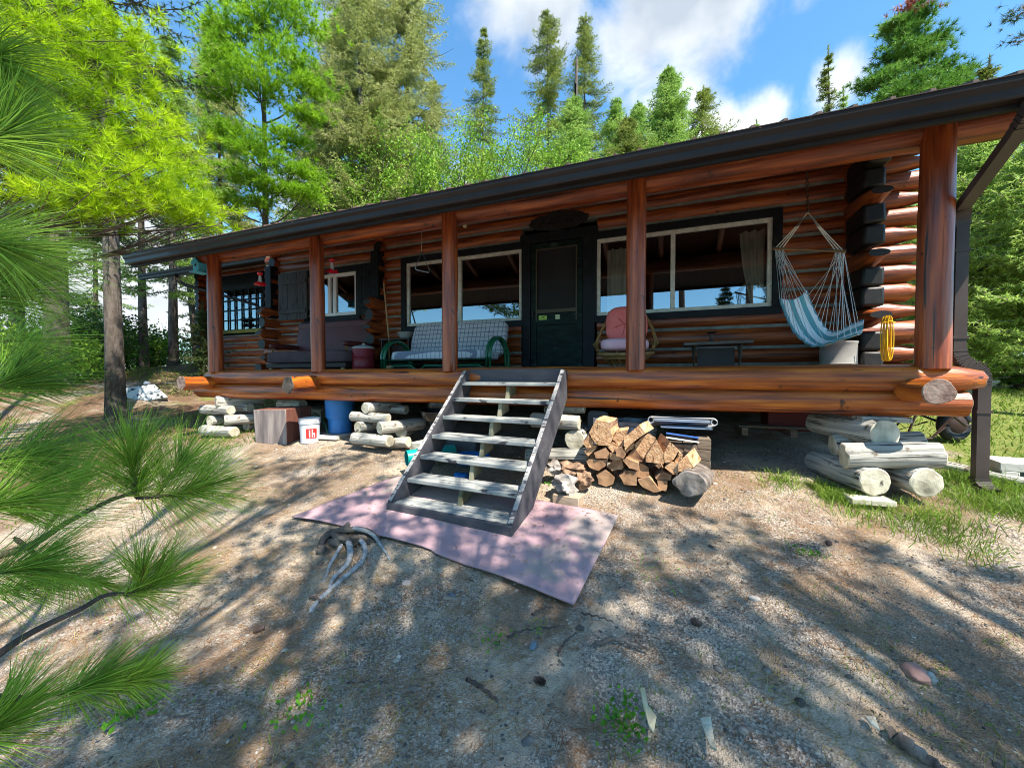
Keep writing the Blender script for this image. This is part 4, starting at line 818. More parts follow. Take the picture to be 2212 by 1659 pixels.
q = MB(); pts = [(cx-.34, cy-.12, FL+.38), (cx-.375, cy+.05, FL+.50), (cx-.33, cy+.17, FL+.66), (cx-.22, cy+.24, FL+.88), (cx, cy+.27, FL+.97), (cx+.22, cy+.24, FL+.88), (cx+.33, cy+.17, FL+.66), (cx+.375, cy+.05, FL+.50), (cx+.34, cy-.12, FL+.38)]; q.tube(pts, .02, 8); q.build('back_hoop', M_rattan, w0)
for s in (-1, 1): q = MB(); q.tube([(cx+s*.33, cy-.08, FL+.36), (cx+s*.40, cy-.02, FL+.46), (cx+s*.385, cy+.08, FL+.50), (cx+s*.30, cy+.16, FL+.46)], .018, 8); q.build('arm_loop', M_rattan, w0)
q = MB(); cushion(q, (cx, cy-.02, FL+.44), (.60, .54, .17), .55, 14, puff=.2); q.build('seat_cushion', M_pink2, w0, 80)
q = MB(); cushion(q, (cx, cy+.17, FL+.73), (.54, .17, .50), .62, 14, rot=Matrix.Rotation(R(-14), 3, 'X'), puff=.2); bc = q.build('back_cushion', M_pink, w0, 80)
q = MB(); 
for i in range(6): a = i*1.047+.3; q.tube([(cx+.02*math.cos(a), cy+.075, FL+.73), (cx+.13*math.cos(a), cy+.085+.13*math.sin(a)*.25, FL+.73+.12*math.sin(a)), (cx+.22*math.cos(a), cy+.11+.2*math.sin(a)*.25, FL+.73+.19*math.sin(a))], .003, 5)
q.build('tufting_creases', simple('deep_coral', (.45, .05, .05), .9), bc)
# low table with candle holder
tx, ty = .60, 5.2; t_ = thing('low_table', 'rough dark slab table on two post legs under the right picture window', 'table', (tx, ty, FL))
q = MB(); q.box((tx, ty, FL+.43), (.72, .34, .035), Matrix.Rotation(R(-1), 3, 'Y')); q.build('table_top', mat('grey_slab', [(.08, .07, .06), (.17, .145, .12)], 5, (1, 6, 6), .9, .8), t_, bevel=.005)
for s in (-1, 1): q = MB(); q.tube([(tx+s*.24, ty-.05, FL), (tx+s*.245, ty-.05, FL+.41)], [.036, .032], 12); q.build('leg', simple('pole_leg', (.10, .085, .06), .8), t_)
q = MB(); q.bb((tx-.20, ty+.02, FL+.02), (tx+.20, ty+.05, FL+.38)); q.build('back_board', M_brown, t_)
for s in (-1, 1): q = MB(); q.prism([(tx+s*.27, ty, FL), (tx+s*.40, ty, FL), (tx+s*.40, ty, FL+.06), (tx+s*.33, ty, FL+.12), (tx+s*.27, ty, FL+.12)], (0, .05, 0)); fixn(q.build('foot_bracket', M_brown, t_))
b = Vector((tx-.05, ty, FL+.449)); t_ = thing('candle_holder', 'small dark pedestal candle holder on the low slab table', 'candle holder', b); q = MB(); q.lathe([(0, 0), (.035, 0), (.03, .02), (.022, .03), (.02, .10), (.05, .112), (.065, .12), (.06, .128), (0, .128)], b, 20); q.build('holder_body', M_rust, t_)
# grey drum under the hammock chair
b = Vector((1.86, 5.42, FL)); t_ = thing('metal_drum', 'weathered grey metal drum standing behind the hanging hammock chair', 'drum', b)
q = MB(); q.lathe([(0, 0), (.175, 0), (.175, .02), (.168, .03), (.168, .17), (.174, .18), (.168, .19), (.168, .40), (.175, .41), (.175, .43), (.16, .43), (.155, .40), (.155, .02), (0, .02)], b, 30); q.build('drum_body', M_drum, t_)
# hammock chair
ap = P(1745, 459, 4.72); b0 = P(1670, 537, 4.78); b1 = P(1828, 544, 4.62); t_ = thing('hammock_chair', 'teal and white striped hanging hammock chair slung from a wooden spreader bar', 'hammock chair', ap)
q = MB(); q.tube([b0, b1], .017, 12); q.build('spreader_bar', M_wood, t_)
top = Vector((ap.x-.02, ap.y, E+2.30)); 
ch = MB(); nL = 22
for i in range(nL):
    c0 = ap+(top-ap)*((i+.5)/nL); h = (top-ap).length/nL*.72; pts = [c0+Vector((math.cos(a)*.011*(i % 2), math.cos(a)*.011*((i+1) % 2), math.sin(a)*h)) for a in [k_*6.283/10 for k_ in range(10)]]; ch.tube(pts, .0042, 5, closed=True)
ch.build('chain', M_chain, t_)
# seat cloth: grid between a left edge and a right edge, uv gives the stripes
BL = [P(1684, 645, 4.82), P(1697, 680, 4.76), P(1712, 712, 4.66), P(1735, 736, 4.56), P(1762, 748, 4.45), P(1800, 738, 4.34), P(1852, 722, 4.26)]     # left/front hem
BR = [P(1742, 628, 5.05), P(1755, 664, 5.00), P(1772, 695, 4.92), P(1792, 716, 4.82), P(1812, 716, 4.70), P(1836, 704, 4.58), P(1866, 692, 4.50)]
def lerp(L_, t):
    x = t*(len(L_)-1); i = min(int(x), len(L_)-2); f = x-i; p0, p1, p2, p3 = L_[max(i-1, 0)], L_[i], L_[i+1], L_[min(i+2, len(L_)-1)]
    return .5*((2*p1)+(p2-p0)*f+(2*p0-5*p1+4*p2-p3)*f*f+(3*p1-p0-3*p2+p3)*f**3)
nu, nv = 40, 16; vs = []; fs = []; uv = []
for i in range(nu+1):
    a = lerp(BL, i/nu); b = lerp(BR, i/nu)
    for j in range(nv+1):
        s = j/nv; p = a.lerp(b, s); sag = .055*math.sin(math.pi*s); p = p+Vector((0, 0, -sag))+Vector((0, -.5*sag, 0)); p += Vector((0, 0, .006*math.sin(i*1.9)*(abs(s-.5)*2)**4)); vs.append(p); uv.append((s*1.0+.1, i/nu))
for i in range(nu):
    for j in range(nv): k_ = i*(nv+1)+j; fs.append((k_, k_+1, k_+nv+2, k_+nv+1))
q = MB(); q.add(vs, fs); cl_ = q.build('seat_cloth', M_hammock, t_, 80)
ul = cl_.data.uv_layers.new(name='UVMap'); li = np.zeros(len(cl_.data.loops), np.int32); cl_.data.loops.foreach_get('vertex_index', li); ul.data.foreach_set('uv', np.array(uv, np.float32)[li].ravel())
sm_ = cl_.modifiers.new('thickness', 'SOLIDIFY'); sm_.thickness = .004
q = MB(); q.tube([lerp(BL, i/30)+Vector((0, 0, .008*math.sin(i*2.2))) for i in range(31)], .009, 6); q.tube([lerp(BR, i/30)+Vector((0, 0, .008*math.sin(i*2.2))) for i in range(31)], .009, 6); q.build('scalloped_hem', simple('teal_hem', (.12, .30, .35), .9), cl_)
rp = MB(); ab = b0.lerp(b1, .03); ac = b0.lerp(b1, .97)
for k_ in range(3): rp.tube([ap, ap.lerp(b0.lerp(b1, .03+.05*k_), .35)+Vector((0, 0, -.01)), b0.lerp(b1, .03+.05*k_)], .0045, 5); rp.tube([ap, ap.lerp(b1.lerp(b0, .03+.05*k_), .35)+Vector((0, 0, -.01)), b1.lerp(b0, .03+.05*k_)], .0045, 5)
q_ = rp.build('upper_ropes', M_rope, t_)
q = MB()
for i in range(11): q.tube([b0.lerp(b1, .03+.05*(i % 3)), lerp(BL, i/13)], .0028, 5)
for i in range(4): q.tube([b0.lerp(b1, .04+.05*(i % 3)), lerp(BR, .02+i/22)], .0028, 5)
for i in range(13): q.tube([b1.lerp(b0, .03+.05*(i % 3)), lerp(BR, .06+i*.072)], .0028, 5)
for i in range(4): q.tube([b1.lerp(b0, .03+.04*(i % 3)), lerp(BL, .86+i*.045)], .0028, 5)
q.build('cords', M_rope2, t_)
# yellow cable coil on the corner logs
b = P(1915, 690, 5.22); t_ = thing('cable_coil', 'yellow extension cable hung in a long coil on the corner log ends', 'cable', b)
q = MB()
for i in range(7):
    o = .006*i-.018; pts = [b+Vector((o+.022*math.sin(a_)+.006*math.sin(i*2+a_), -.012*i*.5, -.20+(.235+.008*math.sin(i*3))*math.cos(a_))) for a_ in [k_*6.283/28 for k_ in range(28)]]; q.tube(pts, .0055, 6, closed=True)
q.tube([b+Vector((-.05, -.05, -.04)), b+Vector((0, -.075, -.03)), b+Vector((.05, -.05, -.04))], .006, 6); q.build('cable_loops', M_yellow, t_)
# small things
b = P(681, 805, 4.12); b.z = E+.095; t_ = thing('glass_insulator', 'small dark glass insulator on the rim log at the second post', 'insulator', b); q = MB(); q.lathe([(.026, 0), (.028, .01), (.02, .02), (.03, .03), (.022, .045), (.028, .055), (.02, .075), (0, .085)], b, 18); q.build('insulator_body', simple('dark_purple_glass', (.03, .012, .03), .12), t_)
b = P(1004, 484, 4.5); t_ = thing('porch_light', 'tiny pale bulb fixed under the porch beam right of the middle post', 'lamp', b); q = MB(); q.lathe([(0, -.05), (.02, -.045), (.028, -.02), (.022, .0), (.014, .02), (.012, .03), (0, .03)], b, 16); q.build('bulb', simple('cream_bulb', (.6, .5, .32), .3), t_); q = MB(); q.tube([b+Vector((0, 0, .02)), b+Vector((0, .02, .35))], .006); q.build('lamp_cord', M_rust, t_)
t_ = thing('porch_rug', 'dull red patterned rug on the porch boards behind the right rim log', 'rug', (1.0, 4.9, FL)); q = MB(); q.bb((.0, 4.6, FL+.001), (2.0, 5.3, FL+.013)); q.build('rug_body', mat('rug_weave', [(.10, .03, .03), (.22, .13, .12)], 9), t_)
# ------------------------------------------------------------------ steps
sz0 = gz(-1.65, 2.85)
st = thing('wooden_steps', 'steep open wooden steps with peeling grey paint leading up to the porch', 'steps', (-1.66, 2.74, sz0))
RZ = Matrix.Rotation(R(-4.5), 3, 'Z'); S0 = Vector((-1.66, 2.74, sz0-.02))
def SL(x, y, z): return S0+RZ @ Vector((x, y, z))
H_ = E+.06-S0.z; run = 1.34; slope = Vector((0, run-.12, H_-.12)).normalized(); RS = Matrix.Rotation(0, 3, 'X')
for s in (-1, 1):
    x = s*.60; q = MB(); poly = [SL(x-.019, 0, .0), SL(x-.019, .30, .0), SL(x-.019, run, H_-.30), SL(x-.019, run, H_), SL(x-.019, run-.10, H_), SL(x-.019, -.01, .10)]
    q.prism(poly, RZ @ Vector((.038, 0, 0))); fixn(q.build('stringer', M_string, st, bevel=.004))['label'] = 'charcoal painted side board with flaking edge'
    q = MB(); a = SL(x, -.005, .10); b = SL(x, run-.10, H_); dd, ss, uu = basis(b-a); off = uu*.004
    q.prism([a-ss*.019+off, a+ss*.019+off, a+ss*.019+off+uu*.002, a-ss*.019+off+uu*.002], b-a); fixn(q.build('worn_edge', M_stringtop, st))
nT = 7; rise = (H_-.13-.085)/6
for i in range(nT):
    z = .085+rise*i; y = -.01+(run-.22)*i/6*1.0; dp = .36 if i == 0 else .25; nb = 3 if i == 0 else 2; bw = dp/nb
    q = MB()
    for k_ in range(nb):
        c = SL(0, y+.02+bw*(k_+.5), z-.019); j = random.Random(i*3+k_); q.box(c, (1.16, bw-.007, .038), RZ @ Matrix.Rotation(j.uniform(-.006, .006), 3, 'Y'))
    q.build('tread', M_tread, st, bevel=.006)
q = MB(); q.box(SL(0, -.008, .045), (1.24, .036, .09), RZ); q.build('front_board', M_string, st, bevel=.006)
q = MB(); q.box(SL(0, run-.01, H_-.055), (1.16, .03, .15), RZ); q.build('top_board', M_string, st, bevel=.004)
q = MB(); 
for i in range(1, 7): z = .085+rise*i; y = (run-.22)*i/6; q.prism([SL(-.02, y+.05, z-.04), SL(-.02, y+.22, z-.04), SL(-.02, y+.22, z-.13), SL(-.02, y+.02, z-rise+.001)], RZ @ Vector((.04, 0, 0)))
fixn(q.build('centre_supports', mat('mossy_timber', [(.10, .10, .05), (.30, .28, .20)], 4), st))
# carpet
mt = thing('outdoor_mat', 'large faded pink outdoor carpet spread on the gravel under the steps', 'mat', (-1.6, 2.6, gz(-1.6, 2.6)))
edge = [onground(*p_) for p_ in ((632, 1121), (700, 1090), (780, 1060), (862, 1032), (1000, 1046), (1180, 1082), (1337, 1117), (1318, 1165), (1296, 1190), (1270, 1250), (1240, 1308), (1120, 1278), (1010, 1240), (900, 1205), (845, 1182), (790, 1165), (700, 1140))]
ca = onground(632, 1121); cb_ = onground(862, 1032); cc = onground(1337, 1117); cd = onground(1240, 1308)
nu, nv = 60, 34; vs = []; fs = []; bowf = lambda t: math.sin(math.pi*t)
for i in range(nu+1):
    u = i/nu
    for j in range(nv+1):
        v = j/nv; p_ = (ca*(1-v)+cb_*v)*(1-u)+(cd*(1-v)+cc*v)*u
        p_ = p_+Vector((0, .07*(1-v)*bowf(u)*(1 if u < .6 else .8)-.01, 0)); h = float(ground_h(np.array(p_.x), np.array(p_.y)))*.5+gz(p_.x, p_.y)*.5
        vs.append((p_.x, p_.y, h+.020+.006*math.sin(u*17+v*3)*(1-v)+.010*((1-v) ** 6)*abs(math.sin(u*9))))
for i in range(nu):
    for j in range(nv): k_ = i*(nv+1)+j; fs.append((k_, k_+1, k_+nv+2, k_+nv+1))
q = MB(); q.add(vs, fs); mo = fixn(q.build('carpet_sheet', M_mat, mt, 80)); s_ = mo.modifiers.new('t', 'SOLIDIFY'); s_.thickness = .008; s_.offset = 1
# ------------------------------------------------------------------ log cribs under the cabin
def crib(desc, group, items):
    for i, (a, b, r, yr, lab) in enumerate(items):
        o = logobj('crib_log', a, b, r, r*.97, [M_greylog, M_greyend], None, hash_(desc+str(i)), irr=.11, n=26, step=.06)
        o.rotation_mode = 'XYZ'; prop(o, lab, 'log', group)
def hash_(s): return sum(ord(c)*(i+1) for i, c in enumerate(s)) % 97
def endlog(px, py, Y, r, L=.55, dx=0, dz=0): c = P(px, py, Y); return (c, c+Vector((dx, L, dz)), r)
def latlog(x0, y0, x1, y1, Y, r, dy=0): a = P(x0, y0, Y); b = P(x1, y1, Y+dy); return (a, b, r)
GR = 'pale logs stacked crosswise as the right foundation pier'
L_ = []
def put(tup, lab): L_.append((tup[0], tup[1], tup[2], 0, lab))
put(endlog(1912, 938, 4.03, .118, .75, -.22), 'thick pale log directly under the rim log, topmost of the right pier')
put(latlog(1823, 985, 2027, 984, 3.98, .104), 'pale round log lying sideways across the front of the right pier')
put(latlog(1800, 962, 1990, 955, 4.35, .10), 'shaded round log lying sideways behind the front crosswise log of the right pier')
put(endlog(1889, 1041, 3.86, .112, .75, -.14), 'left one of the two cut logs pointing forward at the foot of the right pier')
put(endlog(2001, 1043, 3.88, .112, .75, -.14), 'right one of the two cut logs pointing forward at the foot of the right pier')
crib('right', GR, L_)
for (a, b, yy, nm_, lab) in (((1828, 1078), (1925, 1082), 3.82, 'timber_offcut', 'flat pale timber offcut on the ground below the left cut log end'), ((1850, 905), (1960, 905), 4.22, 'timber_block', 'small grey timber block wedged between top pier log and rim log')):
    p0, p1 = P(*a, yy), P(*b, yy); t_ = thing(nm_, lab, 'timber', (p0+p1)/2); q = MB(); q.box((p0+p1)/2, ((p1-p0).length, .16, .045), Matrix.Rotation(R(4), 3, 'Z')); q.build('timber_body', M_greyend if yy < 4 else M_greylog, t_, bevel=.006)
L_ = []; GM = 'weathered logs stacked crosswise as the second foundation pier from the left'
put(endlog(789, 882, 4.05, .075, .55, .10), 'weathered log pointing forward at the very top of the pier beside the blue barrel')
put(latlog(762, 899, 838, 904, 4.10, .068), 'short sideways log second from the top of the pier beside the blue barrel')
put(latlog(826, 882, 877, 886, 4.45, .062), 'thin sideways log at upper back right of the pier beside the blue barrel')
put(endlog(774, 923, 4.00, .072, .5, .05), 'left of two round log ends pointing forward midway up the pier beside the blue barrel')
put(endlog(820, 925, 3.96, .078, .6, .24), 'right of two round log ends pointing forward midway up the pier beside the blue barrel')
put(latlog(765, 947, 842, 952, 3.98, .082), 'thick sideways log near the foot of the pier beside the blue barrel')
put(endlog(867, 934, 4.25, .080, .5, -.15), 'round log end facing forward at the right side of the pier beside the blue barrel')
put(latlog(838, 958, 882, 955, 4.15, .070), 'dark sideways log under the right round end of the pier beside the blue barrel')
crib('mid', GM, L_)
L_ = []; GL_ = 'pale logs stacked crosswise as the leftmost foundation pier'
put(endlog(467, 868, 4.05, .098, .6, .25), 'thick pale log end at the top of the leftmost pier')
put(latlog(440, 884, 500, 886, 4.10, .075), 'sunlit sideways log second from the top of the leftmost pier')
put(latlog(502, 880, 540, 882, 4.35, .075), 'short shaded log behind the upper end of the leftmost pier')
put(endlog(453, 909, 4.02, .080, .5), 'left pale log end half way down the leftmost pier behind the pine needles')
put(endlog(486, 908, 4.0, .080, .6, .35), 'right pale log end half way down the leftmost pier behind the pine needles')
put(latlog(440, 930, 506, 934, 4.0, .085), 'thick pale sideways log at the foot of the leftmost pier')
put(endlog(532, 920, 4.3, .082, .5), 'shaded round log end low between leftmost pier and big hewn block')
crib('left', GL_, L_)
L_ = []; GC = 'grey logs stacked crosswise as the foundation pier right of the steps'
put(latlog(1150, 907, 1250, 914, 4.02, .082), 'grey sideways log with bright cut end high in the pier right of the steps')
put(endlog(1241, 951, 3.98, .108, .6), 'large round pale log end in the middle of the pier right of the steps')
put(latlog(1140, 985, 1268, 985, 4.0, .088), 'grey checked sideways log at the foot of the pier right of the steps')
put(latlog(1180, 884, 1262, 882, 4.3, .055), 'thin grey log under the cabin above the bright cut end right of the steps')
crib('centre', GC, L_)
L_ = []; GB = 'logs half hidden under the cabin behind the hewn block'
put(latlog(606, 872, 655, 874, 4.6, .085), 'shaded grey log under the cabin above the big hewn block'); put(latlog(650, 890, 700, 893, 5.2, .09), 'dark log deep under the cabin left of the blue barrel')
crib('back', GB, L_)
# ------------------------------------------------------------------ firewood
def cpt(cx, cy, Y): return P((1600+cx/3.687)/1.38833, (1150+cy/3.687)/1.38833, Y)
FW = [([(615, 545), (690, 400), (845, 430), (850, 500), (875, 600), (840, 690), (700, 680), (640, 600)], 'big pale many-sided split log crowning the firewood pile', 0),
 ([(545, 650), (610, 575), (665, 650), (650, 700), (590, 720)], 'small square split piece at the upper left edge of the firewood pile', 0),
 ([(560, 745), (650, 685), (700, 690), (690, 725), (605, 805)], 'narrow pale split piece at the left edge below the small square one', 0),
 ([(665, 770), (800, 710), (835, 760), (830, 830), (690, 825)], 'dark half-round piece under the big crowning split log', 1),
 ([(875, 620), (910, 530), (1040, 515), (1010, 600), (1000, 690), (960, 695)], 'rounded split piece right of the big crowning log in the pile', 0),
 ([(1000, 595), (1165, 460), (1240, 550), (1100, 650), (1010, 740), (1000, 680)], 'long pale rectangular split piece tilted up at the top middle of the pile', 0),
 ([(815, 700), (870, 650), (970, 695), (880, 770)], 'small triangular split piece wedged below the rounded one', 0),
 ([(905, 730), (980, 700), (1020, 790), (990, 830), (915, 800)], 'dark narrow piece in the middle of the firewood pile', 1),
 ([(1000, 740), (1105, 660), (1100, 720), (1025, 770)], 'thin wedge under the tilted rectangular split piece', 0),
 ([(1110, 680), (1200, 590), (1270, 565), (1355, 600), (1270, 780), (1220, 830), (1160, 800)], 'large pale split piece with rounded shoulder right of the tilted rectangular one', 0),
 ([(1245, 800), (1360, 620), (1440, 770), (1440, 890), (1245, 870)], 'tall pale triangular split piece right of the centre of the pile', 0),
 ([(1445, 770), (1510, 640), (1605, 740), (1550, 840), (1450, 880)], 'pointed split piece with bark edge at the upper right of the pile', 0),
 ([(1450, 930), (1520, 880), (1600, 870), (1595, 1015), (1540, 1005)], 'pale split piece low at the right end of the pile', 0),
 ([(1600, 880), (1690, 790), (1770, 925), (1700, 960), (1600, 980)], 'fan-shaped pale split piece at the far right of the pile', 0),
 ([(1560, 860), (1610, 760), (1655, 790), (1640, 830), (1600, 868)], 'small split piece wedged between the pointed and the fan-shaped ones', 0),
 ([(590, 870), (640, 840), (815, 840), (795, 915), (720, 965), (620, 930)], 'dark wide piece at the left in the second lowest row of firewood', 1),
 ([(805, 920), (940, 805), (970, 850), (995, 920), (980, 950), (870, 965)], 'brown fan-shaped piece left of centre in the lower firewood rows', 1),
 ([(985, 850), (1020, 825), (1160, 880), (1145, 960), (1060, 935)], 'grey weathered slab slanting down in the middle of the lower rows', 1),
 ([(1140, 1030), (1165, 875), (1270, 930), (1280, 1030), (1200, 1042)], 'brown curved piece below the tall triangular split piece', 1),
 ([(700, 1020), (800, 960), (900, 1040), (880, 1110), (800, 1140), (720, 1110)], 'brown pointed piece on the ground at the left of the pile', 1),
 ([(950, 1020), (1020, 965), (1145, 975), (1140, 1130), (1000, 1120)], 'grey-brown half-round piece on the ground under the middle of the pile', 1),
 ([(1152, 1070), (1280, 1035), (1410, 1190), (1330, 1205), (1210, 1150)], 'orange-brown triangular piece lying on the ground at the front', 1),
 ([(1345, 1040), (1440, 980), (1530, 1010), (1520, 1070), (1370, 1072)], 'rounded brown piece in the lowest row near the bark log', 1),
 ([(1370, 1080), (1480, 1078), (1470, 1190), (1390, 1180)], 'dark square piece at the very bottom next to the bark log', 1),
 ([(1040, 800), (1120, 715), (1215, 840), (1195, 865), (1060, 840)], 'dark wedge under the large round-shouldered split piece', 1),
 ([(840, 770), (905, 775), (985, 840), (900, 850), (840, 830)], 'dark sliver of wood behind the brown fan-shaped piece', 1)]
rf_ = random.Random(9)
for i, (pl, lab, dk) in enumerate(FW):
    Y = 3.62+rf_.uniform(-.05, .05); pts = []
    for k_ in range(len(pl)):
        a, b = pl[k_], pl[(k_+1) % len(pl)]
        pts.append(cpt(a[0], a[1], Y)+Vector((0, rf_.uniform(-.008, .008), 0))); m_ = cpt((a[0]+b[0])/2+rf_.uniform(-5, 5), (a[1]+b[1])/2+rf_.uniform(-5, 5), Y); pts.append(m_)
    q = MB(); Lw = rf_.uniform(.30, .42); ex = Vector((rf_.uniform(-.09, .09), Lw, rf_.uniform(-.02, .02))); n = len(pts)
    ctr = sum(pts, Vector())/n; vs = [ctr+Vector((0, .004, 0))]+pts+[p_+ex*.5+Vector((rf_.uniform(-.008, .008), 0, rf_.uniform(-.008, .008))) for p_ in pts]+[p_+ex for p_ in pts]+[ctr+ex]
    fs = [(0, 1+(k_+1) % n, 1+k_) for k_ in range(n)]; m_ = [0]*n
    for rr in range(2):
        for k_ in range(n): fs.append((1+rr*n+k_, 1+rr*n+(k_+1) % n, 1+(rr+1)*n+(k_+1) % n, 1+(rr+1)*n+k_)); m_.append(1 if k_ % 4 < 2 else 0)
    for k_ in range(n): fs.append((1+3*n, 1+2*n+k_, 1+2*n+(k_+1) % n)); m_.append(0)
    q.add(vs, fs, m_); o = fixn(q.build('firewood_piece', [M_splitdark if dk else M_splitend, M_woodside], None, 30)); c0 = ctr.copy()
    o.data.transform(Matrix.Translation(-c0)); o.location = c0; prop(o, lab, 'firewood', 'split firewood pieces piled right of the steps')
e0 = cpt(1750, 1120, 3.45); o = logobj('bark_log', e0, e0+Vector((.08, .42, .0)), .125, .12, [M_bark, mat('grey_rotten_end', [(.10, .085, .07), (.26, .22, .19), (.36, .32, .28)], 8, rough=.95, bump=1)], None, 77, irr=.22, n=30, step=.05, flat=.8); prop(o, 'grey bark-covered stump lying at the right foot of the firewood pile', 'log')
# bark slabs left of firewood
def rock(name, lab, cat, px, py, Y, r, m, rot=0, nz=.5, seed=0, grp=None):
    c = P(px, py, Y); q = MB(); q.ell(c, r, 22, 14, Matrix.Rotation(rot, 3, 'Y'), nz, seed=seed); o = q.build(name, m, None, 50); o.data.transform(Matrix.Translation(-c)); o.location = c; return prop(o, lab, cat, grp)
M_birch = mat('pale_curled_bark', [(.12, .10, .09), (.38, .34, .30), (.55, .52, .47)], 7, (1, 1, 3), .9, .9)
rock('bark_chunk', 'pale crinkled bark chunk lying on the brick-sized block', 'bark', 1222, 1045, 3.35, (.10, .12, .07), M_birch, .5, .7, 3)
rock('bark_chunk', 'orange-hearted broken wood chunk behind the pale bark chunk', 'bark', 1236, 1012, 3.6, (.12, .12, .06), M_woodside, .1, .8, 5)
rock('bark_chunk', 'mossy grey wood chunk beside the right stringer of the steps', 'bark', 1198, 1010, 3.6, (.07, .09, .05), M_birch, .2, .7, 8)
rock('bark_chunk', 'brown bark chunk between the pale bark and the firewood', 'bark', 1262, 1036, 3.5, (.06, .10, .07), M_woodside, .7, .8, 12)
b = P(1228, 1062, 3.3); b.z = gz(b.x, b.y)+.035; t_ = thing('wood_block', 'small square timber block under the pale crinkled bark', 'block', b); q = MB(); q.box(b, (.24, .16, .085), Matrix.Rotation(R(-8), 3, 'Z')); q.build('block_body', mat('tan_timber', [(.30, .22, .15), (.46, .36, .26)], 5, (1, 5, 5)), t_, bevel=.006)
# ------------------------------------------------------------------ stored things under the porch
c = P(600, 921, 3.98); gzb = gz(c.x, 4.05); t_ = thing('hewn_block', 'big square hewn timber block with reddish right side in front of the left pier', 'block', (c.x, c.y, gzb))
RB = Matrix.Rotation(R(6), 3, 'Z'); q = MB(); cb2 = Vector((-5.36, 4.20, gzb-.03))
vb = [cb2+RB @ Vector(v) for v in ((-.30, -.24, 0), (.28, -.24, 0), (.29, .22, 0), (-.28, .22, 0), (-.32, -.25, .50), (.28, -.25, .52), (.30, .21, .54), (-.28, .22, .52), (.06, -.255, 0), (.05, -.262, .51))]
q.add(vb, [(0, 8, 9, 4), (8, 1, 5, 9), (1, 2, 6, 5), (2, 3, 7, 6), (3, 0, 4, 7), (4, 9, 5, 6, 7), (0, 3, 2, 1, 8)], [0, 0, 1, 0, 0, 1, 0]); fixn(q.build('block_body', [M_block, M_blockred], t_, 20, bevel=.008))
def bucket(c, r, h, m, t_): q = MB(); q.lathe([(0, 0), (r*.88, 0), (r*.98, h*.78), (r*1.05, h*.79), (r*1.05, h*.82), (r*1.0, h*.83), (r*1.06, h*.87), (r*1.0, h*.90), (r*1.03, h*.99), (r*1.05, h), (r*.98, h), (r*.94, h*.9), (r*.84, .01), (0, .01)], c, 32); q.build('bucket_body', m, t_)
c = Vector((-4.80, 4.16, gz(-4.82, 4.12)-.01)); t_ = thing('white_bucket', 'white plastic pail with a red square logo beside the hewn block', 'bucket', c); bucket(c, .14, .36, M_bucket, t_)
# logo: a patch that hugs the pail, with two white strokes forming a house letter
lg = MB(); a0 = math.atan2(-c.y, -c.x)+.12
def cyl_patch(mb, ac, aw, z0, z1, r0, r1):
    n = 8; vs = []; 
    for i in range(n+1):
        a = ac-aw+2*aw*i/n; vs += [(c.x+math.cos(a)*r0, c.y+math.sin(a)*r0, c.z+z0), (c.x+math.cos(a)*r1, c.y+math.sin(a)*r1, c.z+z1)]
    mb.add(vs, [(2*i, 2*i+2, 2*i+3, 2*i+1) for i in range(n)])
cyl_patch(lg, a0+.05, .55, .075, .215, .1305, .135); lo = fixn(lg.build('red_logo', simple('red_print', (.50, .03, .02), .5), t_))
lw = MB(); cyl_patch(lw, a0-.15, .06, .085, .195, .1325, .137); cyl_patch(lw, a0+.12, .06, .085, .205, .1325, .137); cyl_patch(lw, a0+.33, .06, .085, .14, .1325, .1355); cyl_patch(lw, a0+.22, .14, .13, .15, .1335, .1345); fixn(lw.build('logo_letter', M_bucket, lo))
c = Vector((-4.62, 4.55, gz(-4.6, 4.5))); t_ = thing('blue_barrel', 'tall two-stage blue plastic barrel under the porch on a concrete slab', 'barrel', c); q = MB(); q.lathe([(0, .05), (.155, .05), (.165, .06), (.175, .26), (.195, .28), (.20, .30), (.215, .58), (.22, .72), (.21, .74), (.20, .60), (0, .32)], c, 32); q.build('barrel_body', M_blue, t_)
t_ = thing('concrete_slab', 'flat concrete slab under the blue barrel', 'slab', c+Vector((0, -.1, 0))); q = MB(); q.box(c+Vector((-.02, -.12, .018)), (.52, .46, .05), Matrix.Rotation(R(5), 3, 'Z')); q.build('slab_body', M_concrete, t_, bevel=.006)
c = Vector((-4.75, 4.75, E-.55)); t_ = thing('garden_hose', 'green garden hose curving down beside the blue barrel', 'hose', c); q = MB(); q.tube([P(664, 895, 4.6), P(680, 893, 4.5), P(695, 903, 4.4), P(703, 920, 4.35), P(708, 935, 4.3)], .012, 8); q.build('hose_body', simple('green_rubber', (.01, .10, .05), .4), t_); q = MB(); q.tube([P(660, 896, 4.62), P(665, 894, 4.6)], .016, 8); q.build('hose_nozzle', M_steel, t_)
# kettle barbecue, tipped open
c = P(950, 883, 4.35); t_ = thing('kettle_barbecue', 'black kettle barbecue stored under the rim log left of the steps', 'barbecue', c)
def bowl(mb, c, r, tilt, up=1):
    T = Matrix.Rotation(tilt, 3, 'X'); prof = [(r*math.sin(a), -r*.82*math.cos(a)*up) for a in [k_*1.5708/10 for k_ in range(11)]]+[(r*1.03, 0), (r*1.03, .012*up), (r*.97, .012*up)]+[(r*.96*math.sin(a), -r*.78*math.cos(a)*up) for a in [k_*1.5708/10 for k_ in range(10, -1, -1)]]
    vs = []; fs = []; n = 32
    for (rr, z) in prof:
        for j in range(n): a = 6.283*j/n; vs.append(c+T @ Vector((rr*math.cos(a), rr*math.sin(a), z)))
    for i in range(len(prof)-1):
        for j in range(n): fs.append((i*n+j, i*n+(j+1) % n, (i+1)*n+(j+1) % n, (i+1)*n+j))
    mb.add(vs, fs)
